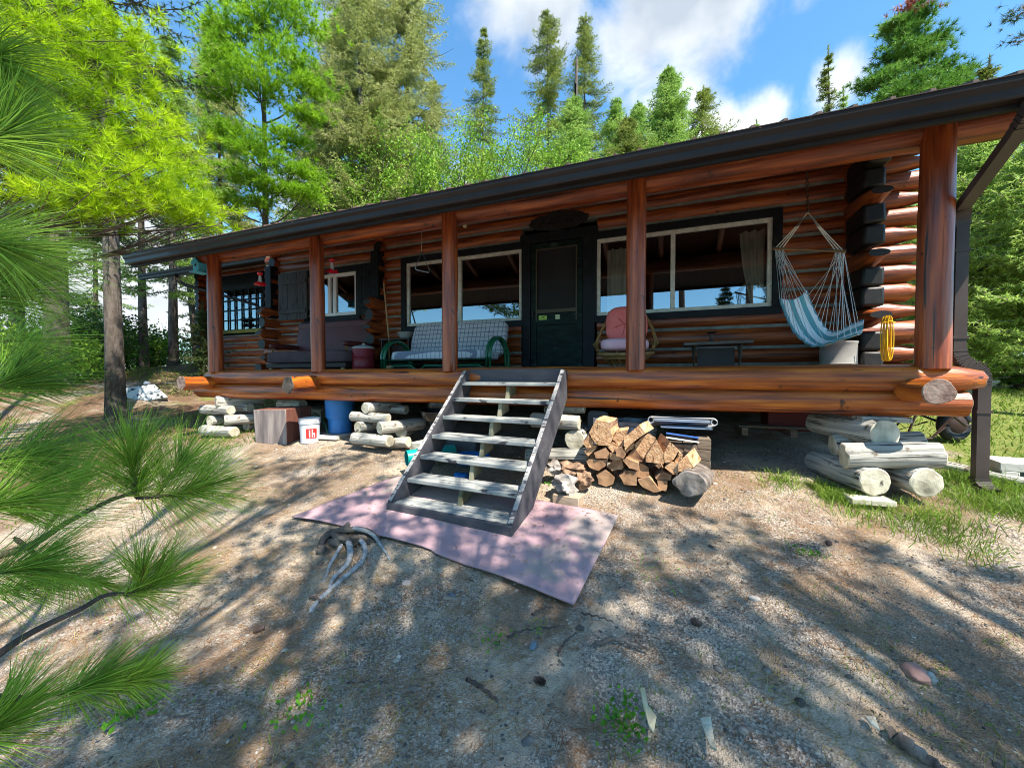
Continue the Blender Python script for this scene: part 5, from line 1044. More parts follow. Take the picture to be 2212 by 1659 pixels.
q = MB(); bowl(q, c+Vector((0, 0, -.01)), .25, .12); q.build('kettle', M_black, t_)
q = MB(); bowl(q, c+Vector((.02, .10, .03)), .25, -1.25); q.build('lid', M_black, t_)
for a in (.4, 2.5, 4.6): q = MB(); q.tube([c+Vector((.17*math.cos(a), .17*math.sin(a), -.14)), c+Vector((.24*math.cos(a), .24*math.sin(a), gz(c.x, c.y)-c.z))], .009, 8); q.build('leg', M_steel, t_)
# teal pipe
p0 = P(878, 990, 3.42); p0.z = max(p0.z, gz(p0.x, p0.y)+.08); p1 = p0+Vector((.34, .42, .02)); t_ = thing('teal_pipe', 'short open teal plastic pipe lying beside the left of the steps', 'pipe', p0)
def hollow(mb, a, b, r, w, n=28):
    d, s, u = basis(b-a); vs = []; fs = []
    for c_, rr in ((a, r-w), (a, r), (b, r), (b, r-w)):
        for j in range(n): t = 6.283*j/n; vs.append(c_+s*math.cos(t)*rr+u*math.sin(t)*rr)
    for i in range(4):
        for j in range(n): fs.append((i*n+j, i*n+(j+1) % n, ((i+1) % 4)*n+(j+1) % n, ((i+1) % 4)*n+j))
    mb.add(vs, fs)
q = MB(); hollow(q, p0, p1, .085, .006); fixn(q.build('pipe_body', M_teal, t_)); q = MB(); hollow(q, p0+(p1-p0)*.22, p0+(p1-p0)*.45, .092, .006); fixn(q.build('pipe_collar', M_teal, t_))
b = P(925, 967, 3.75); t_ = thing('pale_block', 'pale stone block behind the teal pipe', 'block', b); q = MB(); q.box(b, (.34, .2, .13), Matrix.Rotation(R(-6), 3, 'Z')); q.build('block_body', M_greyend, t_, bevel=.008)
b = P(997, 1028, 3.30); b.z = gz(b.x, b.y)+.07; t_ = thing('blue_jug', 'bright blue plastic container on the ground behind the steps', 'jug', b); q = MB(); cushion(q, b, (.16, .12, .19), .45); q.build('jug_body', M_blue2, t_, 60)
for i in range(5): q = MB(); q.ell(b+Vector((-.05+.025*i, -.02, .085)), (.011, .03, .02), 8, 6); q.build('lug', M_blue2, t_)
b = P(1015, 990, 3.75); b.z = gz(b.x, b.y)+.12; t_ = thing('blue_tray', 'wide blue plastic tray half hidden behind the middle steps', 'tray', b); q = MB(); q.lathe([(0, -.05), (.15, -.05), (.21, .03), (.22, .035), (.21, .02), (.15, -.04), (0, -.04)], b, 28); q.build('tray_body', M_blue2, t_)
b = P(1000, 965, 4.1); t_ = thing('grey_bin', 'grey plastic bin behind the middle steps', 'bin', b); q = MB(); q.box(b, (.36, .26, .26), Matrix.Rotation(R(12), 3, 'Z'), 0, 1.15); q.build('bin_body', simple('grey_plastic', (.10, .11, .12), .6), t_, bevel=.015)
# pipes, tub, folded loungers, offcuts
a = P(1297, 915, 4.15); a.z = E-.95; t_ = thing('plastic_pipe', 'short white plastic pipe standing upright behind the firewood', 'pipe', a); q = MB(); hollow(q, a, a+Vector((0, 0, .50)), .075, .006); fixn(q.build('pipe_body', simple('dull_white_pipe', (.45, .45, .48), .5), t_))
a = P(1292, 915, 4.35); a.z = E-.95; t_ = thing('grey_board', 'rounded dark grey sheet standing behind the upright white pipe', 'board', a); q = MB(); cushion(q, a+Vector((0, 0, .28)), (.24, .02, .56), .3); q.build('board_body', simple('slate_sheet', (.06, .07, .08), .6), t_, 60)
b = P(1367, 925, 4.45); b.z = gz(b.x, b.y); t_ = thing('galvanised_tub', 'round galvanised steel tub behind the firewood pile', 'tub', b); q = MB(); q.lathe([(0, .22), (.22, .22), (.235, .25), (.245, .31), (.24, .32), (.25, .33), (.245, .38), (.24, .385), (.25, .39), (.255, .43), (.262, .435), (.255, .44), (.24, .43), (.22, .25)], b, 40); q.lathe([(0, 0), (.2, 0), (.22, .22)], b, 40); q.build('tub_body', M_steel, t_)
b = P(1470, 912, 4.05); t_ = thing('folded_lounger', 'folded aluminium garden lounger resting on stacked offcuts under the porch', 'lounger', b); q = MB()
for dz, dy in ((.04, 0), (-.012, .02), (-.035, .05)):
    q.tube([b+Vector((-.27, dy, dz)), b+Vector((.29, dy, dz+.004))], .010, 8)
for s in (-.27, .29):
    q.tube([b+Vector((s+.025*math.cos(a_), 0, .03*math.sin(a_)+.01)) for a_ in [k_*6.283/16 for k_ in range(16)]], .007, 6, closed=True)
q.build('tube_frame', M_alu, t_); q = MB(); q.bb(b+Vector((-.24, 0, .0)), b+Vector((.26, .45, .02))); q.bb(b+Vector((-.18, .02, -.065)), b+Vector((.28, .45, -.045))); q.build('webbing', M_greycloth, t_, bevel=.004)
b = P(1473, 942, 3.98); t_ = thing('blue_board', 'small blue and white board lying on the offcut stack', 'board', b); q = MB(); q.box(b, (.28, .16, .012), Matrix.Rotation(R(-14), 3, 'X') @ Matrix.Rotation(R(6), 3, 'Y')); q.build('board_body', M_book, t_); q = MB(); q.box(b+Vector((0, -.083, -.022)), (.285, .006, .014), Matrix.Rotation(R(6), 3, 'Y')); q.build('white_edge', M_whitevinyl, t_)
kk = 0; base = P(1485, 1032, 4.0); base.z = gz(base.x, base.y)
for cx_, n_, lab in ((-.10, 3, 'left'), (.02, 3, 'middle'), (.135, 4, 'right')):
    for i in range(n_):
        hgt = .34/n_ if cx_ != .135 else .10; b = Vector((base.x+cx_, base.y+.05, base.z+hgt*(i+.5))); t_ = thing('timber_offcut', f'{("bottom", "second", "third", "top")[i] if not (i == n_-1) else "top"} dark timber offcut in the {lab} column of the stack under the lounger', 'timber', b, 'timber offcuts stacked under the folded lounger'); q = MB(); q.box(b, (.115, .22, hgt-.006), Matrix.Rotation(R(random.Random(kk).uniform(-5, 5)), 3, 'Z')); q.build('offcut_body', M_planks, t_, bevel=.004); kk += 1
b = P(1722, 903, 5.2); t_ = thing('red_crate', 'dark red box stored deep in the shade under the right of the porch', 'box', b); q = MB(); q.box(b+Vector((-.1, 0, 0)), (.44, .35, .26)); q.build('box_body', M_redbin, t_, bevel=.01)
b = P(1700, 930, 5.1); t_ = thing('pallet', 'dark timber pallet under the dark red box', 'pallet', b); q = MB()
for i in range(4): q.box(b+Vector((0, i*.12-.15, .05)), (1.0, .09, .02))
for i in range(3): q.box(b+Vector((-.45+.45*i, 0, 0)), (.06, .5, .08))
q.build('pallet_body', M_planks, t_)
# wheelbarrow behind the corner
wc_ = P(2060, 937, 6.0); t_ = thing('wheelbarrow', 'dark wheelbarrow with black tyre behind the right corner of the porch', 'wheelbarrow', (wc_.x, wc_.y, gz(wc_.x, wc_.y)))
TR = Matrix.Rotation(R(25), 3, 'Z'); wcn = Vector((wc_.x, wc_.y, gz(wc_.x, wc_.y)+.19))
q = MB(); pts = [wcn+TR @ Vector((.145*math.cos(a_), 0, .145*math.sin(a_))) for a_ in [k_*6.283/28 for k_ in range(28)]]; q.tube(pts, .055, 12, closed=True); wh = q.build('wheel', M_rubber, t_, 60); q = MB(); q.lathe([(0, -.04), (.06, -.04), (.11, -.02), (.11, .02), (.06, .04), (0, .04)], wcn, 20, 'y'); q.build('rim', M_rust, wh)
q = MB()
for s in (-.11, .11):
    q.tube([wcn+TR @ Vector((.22, s, .0)), wcn+TR @ Vector((.0, s, .0)), wcn+TR @ Vector((-.35, s*2, .16)), wcn+TR @ Vector((-1.2, s*2.4, .22))], .014, 8); q.tube([wcn+TR @ Vector((-.28, s*2, .14)), wcn+TR @ Vector((-.55, s*2, -.12)), wcn+TR @ Vector((-.85, s*2, -.12)), wcn+TR @ Vector((-.75, s*2.2, .18))], .012, 8); q.tube([wcn+TR @ Vector((-.55, s*2, -.12)), wcn+TR @ Vector((-.2, s, .02))], .010, 8)
q.build('tube_frame', M_rust, t_)
q = MB(); vs = [wcn+TR @ Vector(v) for v in ((-.25, -.2, .2), (-.85, -.2, .2), (-.85, .2, .2), (-.25, .2, .2), (.1, -.33, .50), (-1.0, -.33, .45), (-1.0, .33, .45), (.1, .33, .50))]; q.add(vs, [(0, 1, 2, 3), (0, 4, 5, 1), (1, 5, 6, 2), (2, 6, 7, 3), (3, 7, 4, 0)]); o = q.build('tray', simple('dark_green_tray', (.02, .035, .03), .5), t_); s_ = o.modifiers.new('t', 'SOLIDIFY'); s_.thickness = .01
# concrete block and pole at right
b = Vector((3.05, 4.55, gz(3.05, 4.55)+.10)); t_ = thing('concrete_trough', 'pale concrete block lying in the grass right of the downspout', 'block', b); q = MB(); RC = Matrix.Rotation(R(-10), 3, 'Z')
q.box(b+Vector((0, 0, .06)), (.80, .36, .07), RC); q.box(b+RC @ Vector((-.34, 0, -.045)), (.1, .36, .14), RC); q.box(b+RC @ Vector((.34, 0, -.045)), (.1, .36, .14), RC); q.box(b+RC @ Vector((0, .14, -.045)), (.6, .06, .14), RC); q.build('block_body', M_concrete, t_, bevel=.006)
a = P(2024, 968, 4.6); a.z = gz(a.x, a.y)+.12; b = Vector((2.75, 4.42, gz(2.75, 4.42)+.06)); o = logobj('grey_pole', a, b, .035, .04, [M_greylog, M_greyend], None, 5, irr=.1); prop(o, 'thin grey pole lying between the right pier and the concrete block', 'pole')
# pale upturned hull by the tree
b = campt(314, 850, 8.9); bz = gz(b.x, b.y); t_ = thing('upturned_dinghy', 'small weathered white hull with flaking dark spots lying behind the big spruce trunk', 'boat', (b.x, b.y, bz))
bd = MB(); q0 = [campt(262, 874, 8.7), campt(364, 858, 8.8), campt(333, 829, 9.05), campt(262, 838, 9.05)]; dn = 0
bd.prism(q0, (ray(310, 850)*.35+Vector((0, 0, -.12)))); fixn(bd.build('hull', M_panel, t_, bevel=.02)); q = MB(); q.ell(campt(318, 828, 9.08), (.09, .06, .05), 14, 8, None, .3); q.build('fitting', M_steel, t_)
# ------------------------------------------------------------------ yard: roots, sticks, chips
r0 = onground(720, 1185); t_ = thing('tree_root', 'exposed silver-grey tree roots fanning from a dark stump remnant beside the pink mat', 'root', r0)
def gp3(px, py, h=0): p_ = onground(px, py); return p_+Vector((0, 0, h))
def root(pts, rs, m, name='root'):
    q = MB(); P3 = [gp3(px, py, h) for px, py, h in pts]; n = 16; L3 = [lerp(P3, i/n) for i in range(n+1)]; R3 = [rs[0]+(rs[1]-rs[0])*(i/n)**.9 for i in range(n+1)]; R3[0] *= .7; R3[-1] *= .4; q.tube(L3, R3, 10); q.build(name, m, t_, 70)
root([(738, 1186, .03), (728, 1205, .035), (712, 1228, .02), (706, 1245, .008), (696, 1262, .0)], (.016, .006), M_root); root([(752, 1180, .05), (757, 1208, .045), (748, 1232, .03), (722, 1255, .02), (712, 1278, .012)], (.024, .013), M_root)
root([(776, 1178, .05), (789, 1196, .045), (782, 1222, .03), (745, 1254, .02), (712, 1282, .016), (690, 1302, .012), (668, 1327, .008)], (.017, .016), M_root); root([(760, 1160, .07), (800, 1168, .06), (828, 1195, .03), (843, 1216, .01)], (.020, .006), M_root)
root([(700, 1310, .012), (686, 1302, .025), (678, 1300, .03), (668, 1296, .015)], (.008, .007), M_twig)
M_stump = mat('dark_rotten_stump', [(.04, .035, .03), (.14, .12, .10)], 12, rough=.95, bump=1)
root([(690, 1190, .0), (705, 1172, .05), (740, 1162, .06), (790, 1160, .05), (820, 1172, .02)], (.030, .022), M_stump, 'stump_remnant'); root([(705, 1168, .03), (740, 1160, .06), (755, 1156, .10)], (.03, .018), M_stump, 'stump_remnant')
q = MB(); q.ell(gp3(742, 1176, .005), (.15, .07, .065), 22, 12, None, 1.0, seed=4); q.ell(gp3(700, 1195, .0), (.06, .05, .05), 16, 10, None, 1.0, seed=9); q.ell(gp3(790, 1172, .0), (.08, .05, .045), 16, 10, None, 1.0, seed=2); q.build('stump_remnant', M_stump, t_, 40)
def stick(pts, r, lab, m=M_twig, name='twig'):
    P3 = [gp3(px, py, .012) for px, py in pts]; q = MB(); n = 14; q.tube([lerp(P3, i/n)+Vector((0, 0, .006*math.sin(i*2.1))) for i in range(n+1)], [r*(1-.6*i/n) for i in range(n+1)], 8); o = q.build(name, m, None, 60); c0 = P3[0]; o.data.transform(Matrix.Translation(-c0)); o.location = c0; prop(o, lab, 'twig' if m is M_twig else 'wood chip')
stick([(1095, 1385), (1120, 1370), (1160, 1362), (1220, 1358)], .007, 'long thin crooked twig on gravel below the mat corner'); stick([(1148, 1335), (1170, 1320), (1195, 1315)], .008, 'short pale stick just below the front corner of the mat')
stick([(1010, 1475), (1040, 1490), (1075, 1520)], .012, 'dark knobbly stick in the lower middle gravel'); stick([(1255, 1330), (1290, 1338), (1325, 1350)], .006, 'thin stick right of the front mat corner', ); stick([(1205, 1415), (1222, 1390), (1245, 1372)], .007, 'short twig slanting up right below the mat')
stick([(750, 1480), (800, 1478), (850, 1460), (915, 1440)], .005, 'faint thin twig left of the dark knobbly stick'); stick([(1930, 1595), (1990, 1640), (2050, 1680)], .03, 'thick dark root end at the bottom right of the picture', M_bark, 'root_end'); stick([(1280, 1398), (1330, 1385), (1370, 1400), (1400, 1410)], .013, 'low grey surface root in the gravel right of centre', M_bark, 'surface_root')
def chip(poly, lab, m=M_greyend):
    P3 = [gp3(px, py, .02+.01*(i % 2)) for i, (px, py) in enumerate(poly)]; q = MB(); q.prism(P3, (0, 0, .008)); o = fixn(q.build('wood_chip', m, None, 0)); c0 = P3[0]; o.data.transform(Matrix.Translation(-c0)); o.location = c0; prop(o, lab, 'wood chip')
M_chip = mat('pale_split_chip', [(.45, .38, .22), (.62, .54, .36)], 6, rough=.9); chip([(1383, 1500), (1392, 1503), (1400, 1540), (1418, 1570), (1412, 1596), (1402, 1590), (1390, 1545)], 'long cream wood splinter on the lower right gravel', M_chip); chip([(1513, 1567), (1535, 1570), (1542, 1610), (1548, 1640), (1535, 1630), (1520, 1595)], 'grey split wood chip in the dry grass at the bottom', M_greyend); chip([(1868, 1560), (1890, 1570), (1900, 1590), (1880, 1585)], 'small grey bark flake in the dry grass at the lower right', M_greyend)
def stone(px, py, r, lab, col):
    c0 = gp3(px, py, r[2]*.3); q = MB(); q.ell(Vector((0, 0, 0)), r, 18, 12, None, .35, seed=int(px)); o = q.build('stone', mat('stone_'+lab.split()[0], [tuple(x*.7 for x in col), col], 7, rough=.85, bump=.4), None, 60); o.location = c0; prop(o, lab, 'stone', 'larger stones lying in the gravel')
stone(1979, 1460, (.045, .06, .03), 'pinkish fist-sized stone on the right sunlit gravel', (.45, .25, .20)); stone(2005, 1468, (.03, .03, .02), 'whitish stone just right of the pinkish stone', (.45, .42, .38)); stone(880, 1262, (.05, .03, .02), 'flat pale stone below the mat edge right of the roots', (.45, .38, .34)); stone(910, 1240, (.04, .02, .014), 'thin beige stone near the bend of the mat edge', (.48, .36, .32)); stone(1152, 1398, (.018, .03, .014), 'bluish pebble right of the green tuft', (.16, .22, .26)); stone(975, 1288, (.035, .022, .014), 'blue-grey flat stone between roots and mat corner', (.15, .19, .24)); stone(742, 1362, (.02, .02, .014), 'slate-coloured stone below the silver roots', (.2, .24, .28)); stone(1630, 1295, (.03, .02, .015), 'pale round stone in the dappled gravel right of the mat', (.46, .42, .38)); stone(870, 1385, (.03, .02, .013), 'blue-grey chip of stone in the middle gravel', (.20, .25, .29))
def plant(px, py, lab, n=16, s=.04, sp=.06):
    c0 = gp3(px, py); n = int(n*1.8); rg_ = np.random.default_rng(int(px)); Pn = np.array(c0)+rg_.normal(size=(n, 3))*np.array([sp, sp, .0])+np.array([0, 0, .01]); D = unit(rg_.normal(size=(n, 3))*np.array([1, 1, .3])+np.array([0, 0, .8])); Pn = Pn+D*.01; V, F = leafquads(Pn, D, rg_.uniform(.5, 1.2, n)*s*.75, s*.42, rg_); t2 = thing('weed', lab, 'weed', c0); arrobj('leaves', V, F, M_weed, t2)
for a_ in ((1182, 1048, 'tiny bright green seedling left of the square timber block', 14, .05, .03), (1072, 1385, 'small green weed tuft in the middle gravel', 40, .025, .05), (1745, 1198, 'green weed in a dark branch shadow on the right', 40, .03, .05), (1400, 1238, 'low green clover patch right of the mat corner', 70, .02, .12), (1350, 1560, 'leafy weed at the bottom beside the cream splinter', 50, .04, .06), (640, 1545, 'bright weed at the lower left behind the pine twigs', 40, .04, .06), (290, 1540, 'pale weed low among the pine branches at bottom left', 30, .05, .05), (1330, 1590, 'small green weed at the bottom edge left of the splinter', 30, .03, .04), (1165, 1365, 'tiny weed beside the long crooked twig', 20, .02, .03)): plant(a_[0], a_[1], a_[2], a_[3], a_[4], a_[5])

rgm = np.random.default_rng(12); nd = 1500; u_ = rgm.random(nd); v_ = rgm.random(nd)**.8; A_ = [np.array(q_) for q_ in (ca, cb_, cc, cd)]
Pm = (A_[0]*(1-v_)[:, None]+A_[1]*v_[:, None])*(1-u_)[:, None]+(A_[3]*(1-v_)[:, None]+A_[2]*v_[:, None])*u_[:, None]; Pm[:, 2] = gz_np(Pm[:, 0], Pm[:, 1])+.034
aa = rgm.uniform(0, 6.28, nd); Dm = np.stack([np.cos(aa), np.sin(aa), np.full(nd, .06)], 1); Vm, Fm = blades(Pm, Dm, rgm.uniform(.008, .05, nd), rgm.choice([.002, .004, .008], nd, p=[.7, .2, .1]), rgm); prop(arrobj('needle_debris', Vm, Fm, M_litter), kind='stuff')
for i, (px, py, lab) in enumerate(((1165, 1477, 'brown pine cone in the lower middle gravel'), (1790, 1180, 'dark pine cone beside the weed on the right gravel'), (1505, 1352, 'pine cone in the dappled gravel right of the mat corner'), (560, 1365, 'pine cone lying left of the silver roots'))):
    c0 = gp3(px, py, .018); q = MB(); vs = []
    for k_ in range(9):
        for j in range(8):
            a_ = j*.785+k_*.39; rr = .020*math.sin(.35+2.4*k_/9); dz_ = k_*.006; b0_ = Vector((dz_-.025, rr*.5*math.cos(a_), rr*.5*math.sin(a_))); t0_ = Vector((dz_-.020, rr*math.cos(a_), rr*math.sin(a_))); s_ = Vector((0, -math.sin(a_), math.cos(a_)))*.005; q.add([b0_-s_, b0_+s_, t0_+s_, t0_-s_], [(0, 1, 2, 3)])
    q.tube([(-.027, 0, 0), (.03, 0, 0)], [.010, .006], 8); o = q.build('pine_cone', M_twig, None, 0); o.location = c0; o.rotation_euler = (0, .1, i*1.3); prop(o, lab, 'pine cone', 'pine cones lying in the gravel')
# ------------------------------------------------------------------ trees
def nrm(v): return v/max(np.linalg.norm(v), 1e-9)
def limb(mb, pts, r0, r1, n=5): k = len(pts); mb.tube(pts, [r0+(r1-r0)*i/(k-1) for i in range(k)], n, cap=False)
def trunkpath(base, H, lean, rg, k=12):
    pts = []; o = np.array(base, float)
    for i in range(k+1):
        t = i/k; pts.append(o+np.array([lean[0]*t+.06*math.sin(t*5+o[0]), lean[1]*t, -.3+(H+.3)*t]))
    return pts
def tp(pts, t): x = t*(len(pts)-1); i = min(int(x), len(pts)-2); return pts[i]+(pts[i+1]-pts[i])*(x-i)
def needles(Pp, Dd, per, L, W, spread, rg, bend=None, up=.0):
    n = len(Pp); P_ = np.repeat(Pp, per, 0); D_ = np.repeat(Dd, per, 0); D_ = unit(D_+rg.normal(size=D_.shape)*spread+np.array([0, 0, up])); L_ = rg.uniform(.7, 1.15, len(P_))*L
    return blades(P_, D_, L_, W, rg, bend)
def join(parts):
    V = []; F = []; o = 0
    for v, f in parts: V.append(v); F.append(f+o); o += len(v)
    return np.concatenate(V), np.concatenate(F)
def spruce(name, lab, base, H, Rr, r0, mats, seed, c0=.12, gap=.34, nb=6, droop=.35, dens=1., size=1., lean=(0, 0), grp=None, bare=0, cat='tree', shape=.8, per=7, topm=None, nd=.75):
    rg = np.random.default_rng(seed); base = (base[0], base[1], gz(base[0], base[1])); t_ = thing(name, lab, cat, base, grp); tr = trunkpath(base, H, lean, rg); mb = MB(); k = len(tr)
    mb.tube([Vector(p) for p in tr], [r0*(1.25 if i == 0 else 1)*(1-.93*i/(k-1)) for i in range(k)], 12, cap=False); P_ = []; D_ = []; h = c0*H
    while h < H-.15:
        t = (h-c0*H)/(H*(1-c0)); rad = Rr*((1-t)**shape)*rg.uniform(.6, 1.2)*(min(1, .55+2.2*t)); o = tp(tr, h/H)
        for b in range(nb):
            if rg.random() < .10: continue
            a = rg.uniform(0, 6.283); L = rad*rg.uniform(.6, 1.12); d = np.array([math.cos(a), math.sin(a), 0]); m = max(5, int(L/.14)); pts = []
            dr = droop*L*rg.uniform(.6, 1.3)
            for i in range(m+1): s = i/m; pts.append(o+d*L*s+np.array([0, 0, .12*L*s-dr*math.sin(s*2.2)*(1-.25*s)]))
            limb(mb, [Vector(p) for p in pts[::max(1, m//4)]], .012+.012*L*.4, .004, 3)
            if rg.random() < bare*(1-t): continue
            s0 = .15 if t > .3 else .3
            for i in range(int(m*s0), m+1):
                p = pts[i]; tw = (.10+.32*(1-i/m)*min(1, L))*size
                for sgn in (-1, 1):
                    sd = np.array([-d[1], d[0], 0])*sgn; dd = nrm(d*.75+sd*rg.uniform(.5, 1.1)+np.array([0, 0, rg.uniform(-.55, .15)])); q = max(1, int(tw/.075*dens))
                    for j in range(q): P_.append(p+dd*tw*(j/q)+rg.normal(size=3)*.015); D_.append(dd)
        h += gap*rg.uniform(.7, 1.25)*(1-.45*t)
    for i in range(int(14*dens)): P_.append(tp(tr, 1-.35/H*i/14)); D_.append(np.array([0, 0, 1.]))
    V, F = needles(np.array(P_), np.array(D_), per, .085*size, .016*size, nd, rg); mb.build('trunk', M_barkfar, t_, 60); arrobj('crown', V, F, mats, t_); return t_
def pine(name, lab, base, H, r0, mats, seed, clumps=None, c0=.3, Rr=3., lean=(0, 0), tuft=20, nlen=.14, nw=.010, grp=None, dens=1., rise=.25, cat='tree', gap=.5):
    """clumps: list of (centre, radii) the limbs reach for; else whorled limbs with flat layered tufts"""
    rg = np.random.default_rng(seed); base = (base[0], base[1], gz(base[0], base[1])); t_ = thing(name, lab, cat, base, grp); tr = trunkpath(base, H, lean, rg); mb = MB(); k = len(tr)
    mb.tube([Vector(p) for p in tr], [r0*(1.2 if i == 0 else 1)*(1-.9*i/(k-1)) for i in range(k)], 12, cap=False); P_ = []; D_ = []
    def pad(c, rad, d, n_):
        q = rg.normal(size=(n_, 3))*rad*.55; q[:, 2] *= .27
        for w in q: P_.append(c+w); D_.append(nrm(w*np.array([1, 1, .5])+d*rad*.5+np.array([0, 0, rad*.55])))
    if clumps:
        for c, rad, n_ in clumps:
            c = np.array(c); hh = (c[2]-base[2]-.25*np.linalg.norm((c-base)[:2]))/H; o = tp(tr, float(np.clip(hh, .1, .97))); pts = [o+(c-o)*s+np.array([0, 0, -.10*np.linalg.norm(c-o)*math.sin(math.pi*s)]) for s in np.linspace(0, 1, 7)]; limb(mb, [Vector(p) for p in pts], .035, .012, 5)
            for j in range(7): e = c+rg.normal(size=3)*rad*.5*np.array([1, 1, .3]); limb(mb, [Vector(pts[4]), Vector((pts[4]+e)/2+np.array([0, 0, -.05])), Vector(e)], .012, .004, 4)
            pad(c, rad, nrm((c-o)*np.array([1, 1, 0])), int(n_*dens))
    else:
        h = c0*H
        while h < H:
            t = (h-c0*H)/(H*(1-c0)); rad = Rr*(1-t**2.2)*rg.uniform(.6, 1.1)+.2; o = tp(tr, h/H)
            for b in range(4):
                a = rg.uniform(0, 6.283); d = np.array([math.cos(a), math.sin(a), 0]); L = rad*rg.uniform(.6, 1.1); pts = [o+d*L*s+np.array([0, 0, rise*L*s*s-.08*L*math.sin(3*s)]) for s in np.linspace(0, 1, 6)]; limb(mb, [Vector(p) for p in pts], .03, .008, 4)
                for s in (.55, .8, 1.0):
                    pad(o+d*L*s+np.array([0, 0, rise*L*s*s+.05]), .42*min(1.3, .4+L*.3), d, int(22*dens))
            h += gap*rg.uniform(.7, 1.3)
    V, F = needles(np.array(P_), np.array(D_), tuft, nlen, nw, .85, rg, up=.1); mb.build('trunk', M_barkfar, t_, 60); arrobj('crown', V, F, mats, t_); return t_
def broadleaf(name, lab, base, H, Rr, mats, seed, leaf=.10, n=9000, grp=None, c0=.3, r0=.08, cat='tree', stems=5):
    rg = np.random.default_rng(seed); base = np.array((base[0], base[1], gz(base[0], base[1]))); t_ = thing(name, lab, cat, tuple(base), grp); mb = MB(); tips = []
    def grow(p, d, L, r, lv):
        pts = [p]; 
        for i in range(4): d = nrm(d+rg.normal(size=3)*.18+np.array([0, 0, .06])); pts.append(pts[-1]+d*L/4)
        limb(mb, [Vector(q) for q in pts], r, r*.6, 5 if lv < 2 else 3)
        if lv >= 3: tips.append(pts[-1]); tips.append(pts[2]); return
        for j in range(3 if lv else 4): grow(pts[-1-(j % 2)], nrm(d+rg.normal(size=3)*.55), L*.68, r*.55, lv+1)
    for s in range(stems): a = 6.283*s/stems+rg.uniform(-.4, .4); grow(base+np.array([math.cos(a)*.15, math.sin(a)*.15, -.1]), nrm(np.array([math.cos(a)*Rr/H*1.2, math.sin(a)*Rr/H*1.2, 1])), H*.36, r0, 0)
    tips = np.array(tips); c = tips[rg.integers(0, len(tips), n)]+rg.normal(size=(n, 3))*leaf*1.9; D = unit(rg.normal(size=(n, 3))+np.array([0, 0, -.2])); V, F = leafquads(c, D, rg.uniform(.6, 1.2, n)*leaf, leaf*.6, rg)
    mb.build('trunk', M_barkfar, t_, 60); arrobj('crown', V, F, mats, t_); return t_
def xy(px, dist):
    d = ray(px, 812); s = dist/math.hypot(d.x, d.y); return (d.x*s, d.y*s)
def topz(px, py, dist):       # world z of a treetop seen at this place, at a ground distance
    d = ray(px, py); return E+d.z*dist/math.hypot(d.x, d.y)
def Hof(px, py, dist): x, y = xy(px, dist); return topz(px, py, dist)-gz(x, y)
# far left trunks and the big spruce
G2 = 'conifers standing behind the cabin roof'
G1 = 'spruces standing between the yard and the lake on the left'
def sp(px, py, dist, Rr, m, seed, lab, name='spruce_tree', r0=.16, **k): b = xy(px, dist); k.setdefault('shape', .62); return spruce(name, lab, b, Hof(px, py, dist), Rr*(1.5 if k.get('grp') == G2 else 1.15), r0, m, seed, **k)
b = onground(250, 905); spruce('spruce_tree', 'tall spruce with thick grey trunk rising in front of the left end of the cabin', (b.x, b.y), 15, 2.6, .15, M_sprd, 1, c0=.27, gap=.36, droop=.35, dens=.9, size=1.3, bare=.45, lean=(.5, -.2), per=6)
sp(125, -500, 14, 2.4, M_sprd, 2, 'second thick spruce trunk left of the nearest big trunk', r0=.24, c0=.24, gap=.42, size=1.4, bare=.45, per=6, grp=G1)
sp(313, 60, 17, 1.8, M_sprg, 3, 'slim dark trunk seen just right of the nearest big trunk', r0=.13, c0=.26, gap=.4, size=1.4, bare=.4, per=6, grp=G1)
sp(378, 80, 16, 1.8, M_sprg, 4, 'spruce with reddish brown trunk below the low wing gutter', r0=.14, c0=.26, gap=.4, size=1.4, bare=.4, per=6, grp=G1)
sp(428, 160, 19, 1.7, M_sprp, 5, 'pale leaning spruce close to the leftmost porch post', r0=.13, c0=.22, gap=.4, size=1.4, bare=.4, per=6, lean=(-1.2, 0), grp=G1)
sp(210, 120, 22, 1.6, M_sprg, 6, 'thin spruce far back between the two thick trunks', r0=.11, c0=.22, size=1.5, bare=.5, per=5, grp=G1)
sp(40, -100, 19, 2.2, M_sprd, 7, 'dark spruce at the very left edge behind the pine branches', r0=.18, c0=.2, size=1.6, bare=.4, per=5, grp=G1)
sp(440, 655, 13, .75, M_sprd, 8, 'small dense dark spruce sapling left of the leftmost porch post', 'spruce_sapling', .03, c0=.04, gap=.2, nb=8)
for i, (px, py, ds, lab) in enumerate(((180, 655, 17, 'leafy dark green shrub beyond the big spruce trunk on the left'), (60, 700, 15, 'leafy shrub behind the pine needles at the left edge'), (290, 690, 20, 'thin leafy sapling right of the big spruce trunk'), (345, 700, 21, 'pale leafy sapling on the crest below the wing roof'), (120, 720, 19, 'low leafy shrub between the two thick spruce trunks'), (225, 690, 19, 'leafy sapling against the bright lake beside the big trunk'))):
    x, y = xy(px, ds); broadleaf('shrub', lab, (x, y), Hof(px, py, ds)*1.15, 1.7, M_decd if i % 2 == 0 else M_dec, 20+i, .11, 4500, 'leafy shrubs on the lake side', r0=.03, cat='shrub', stems=6)
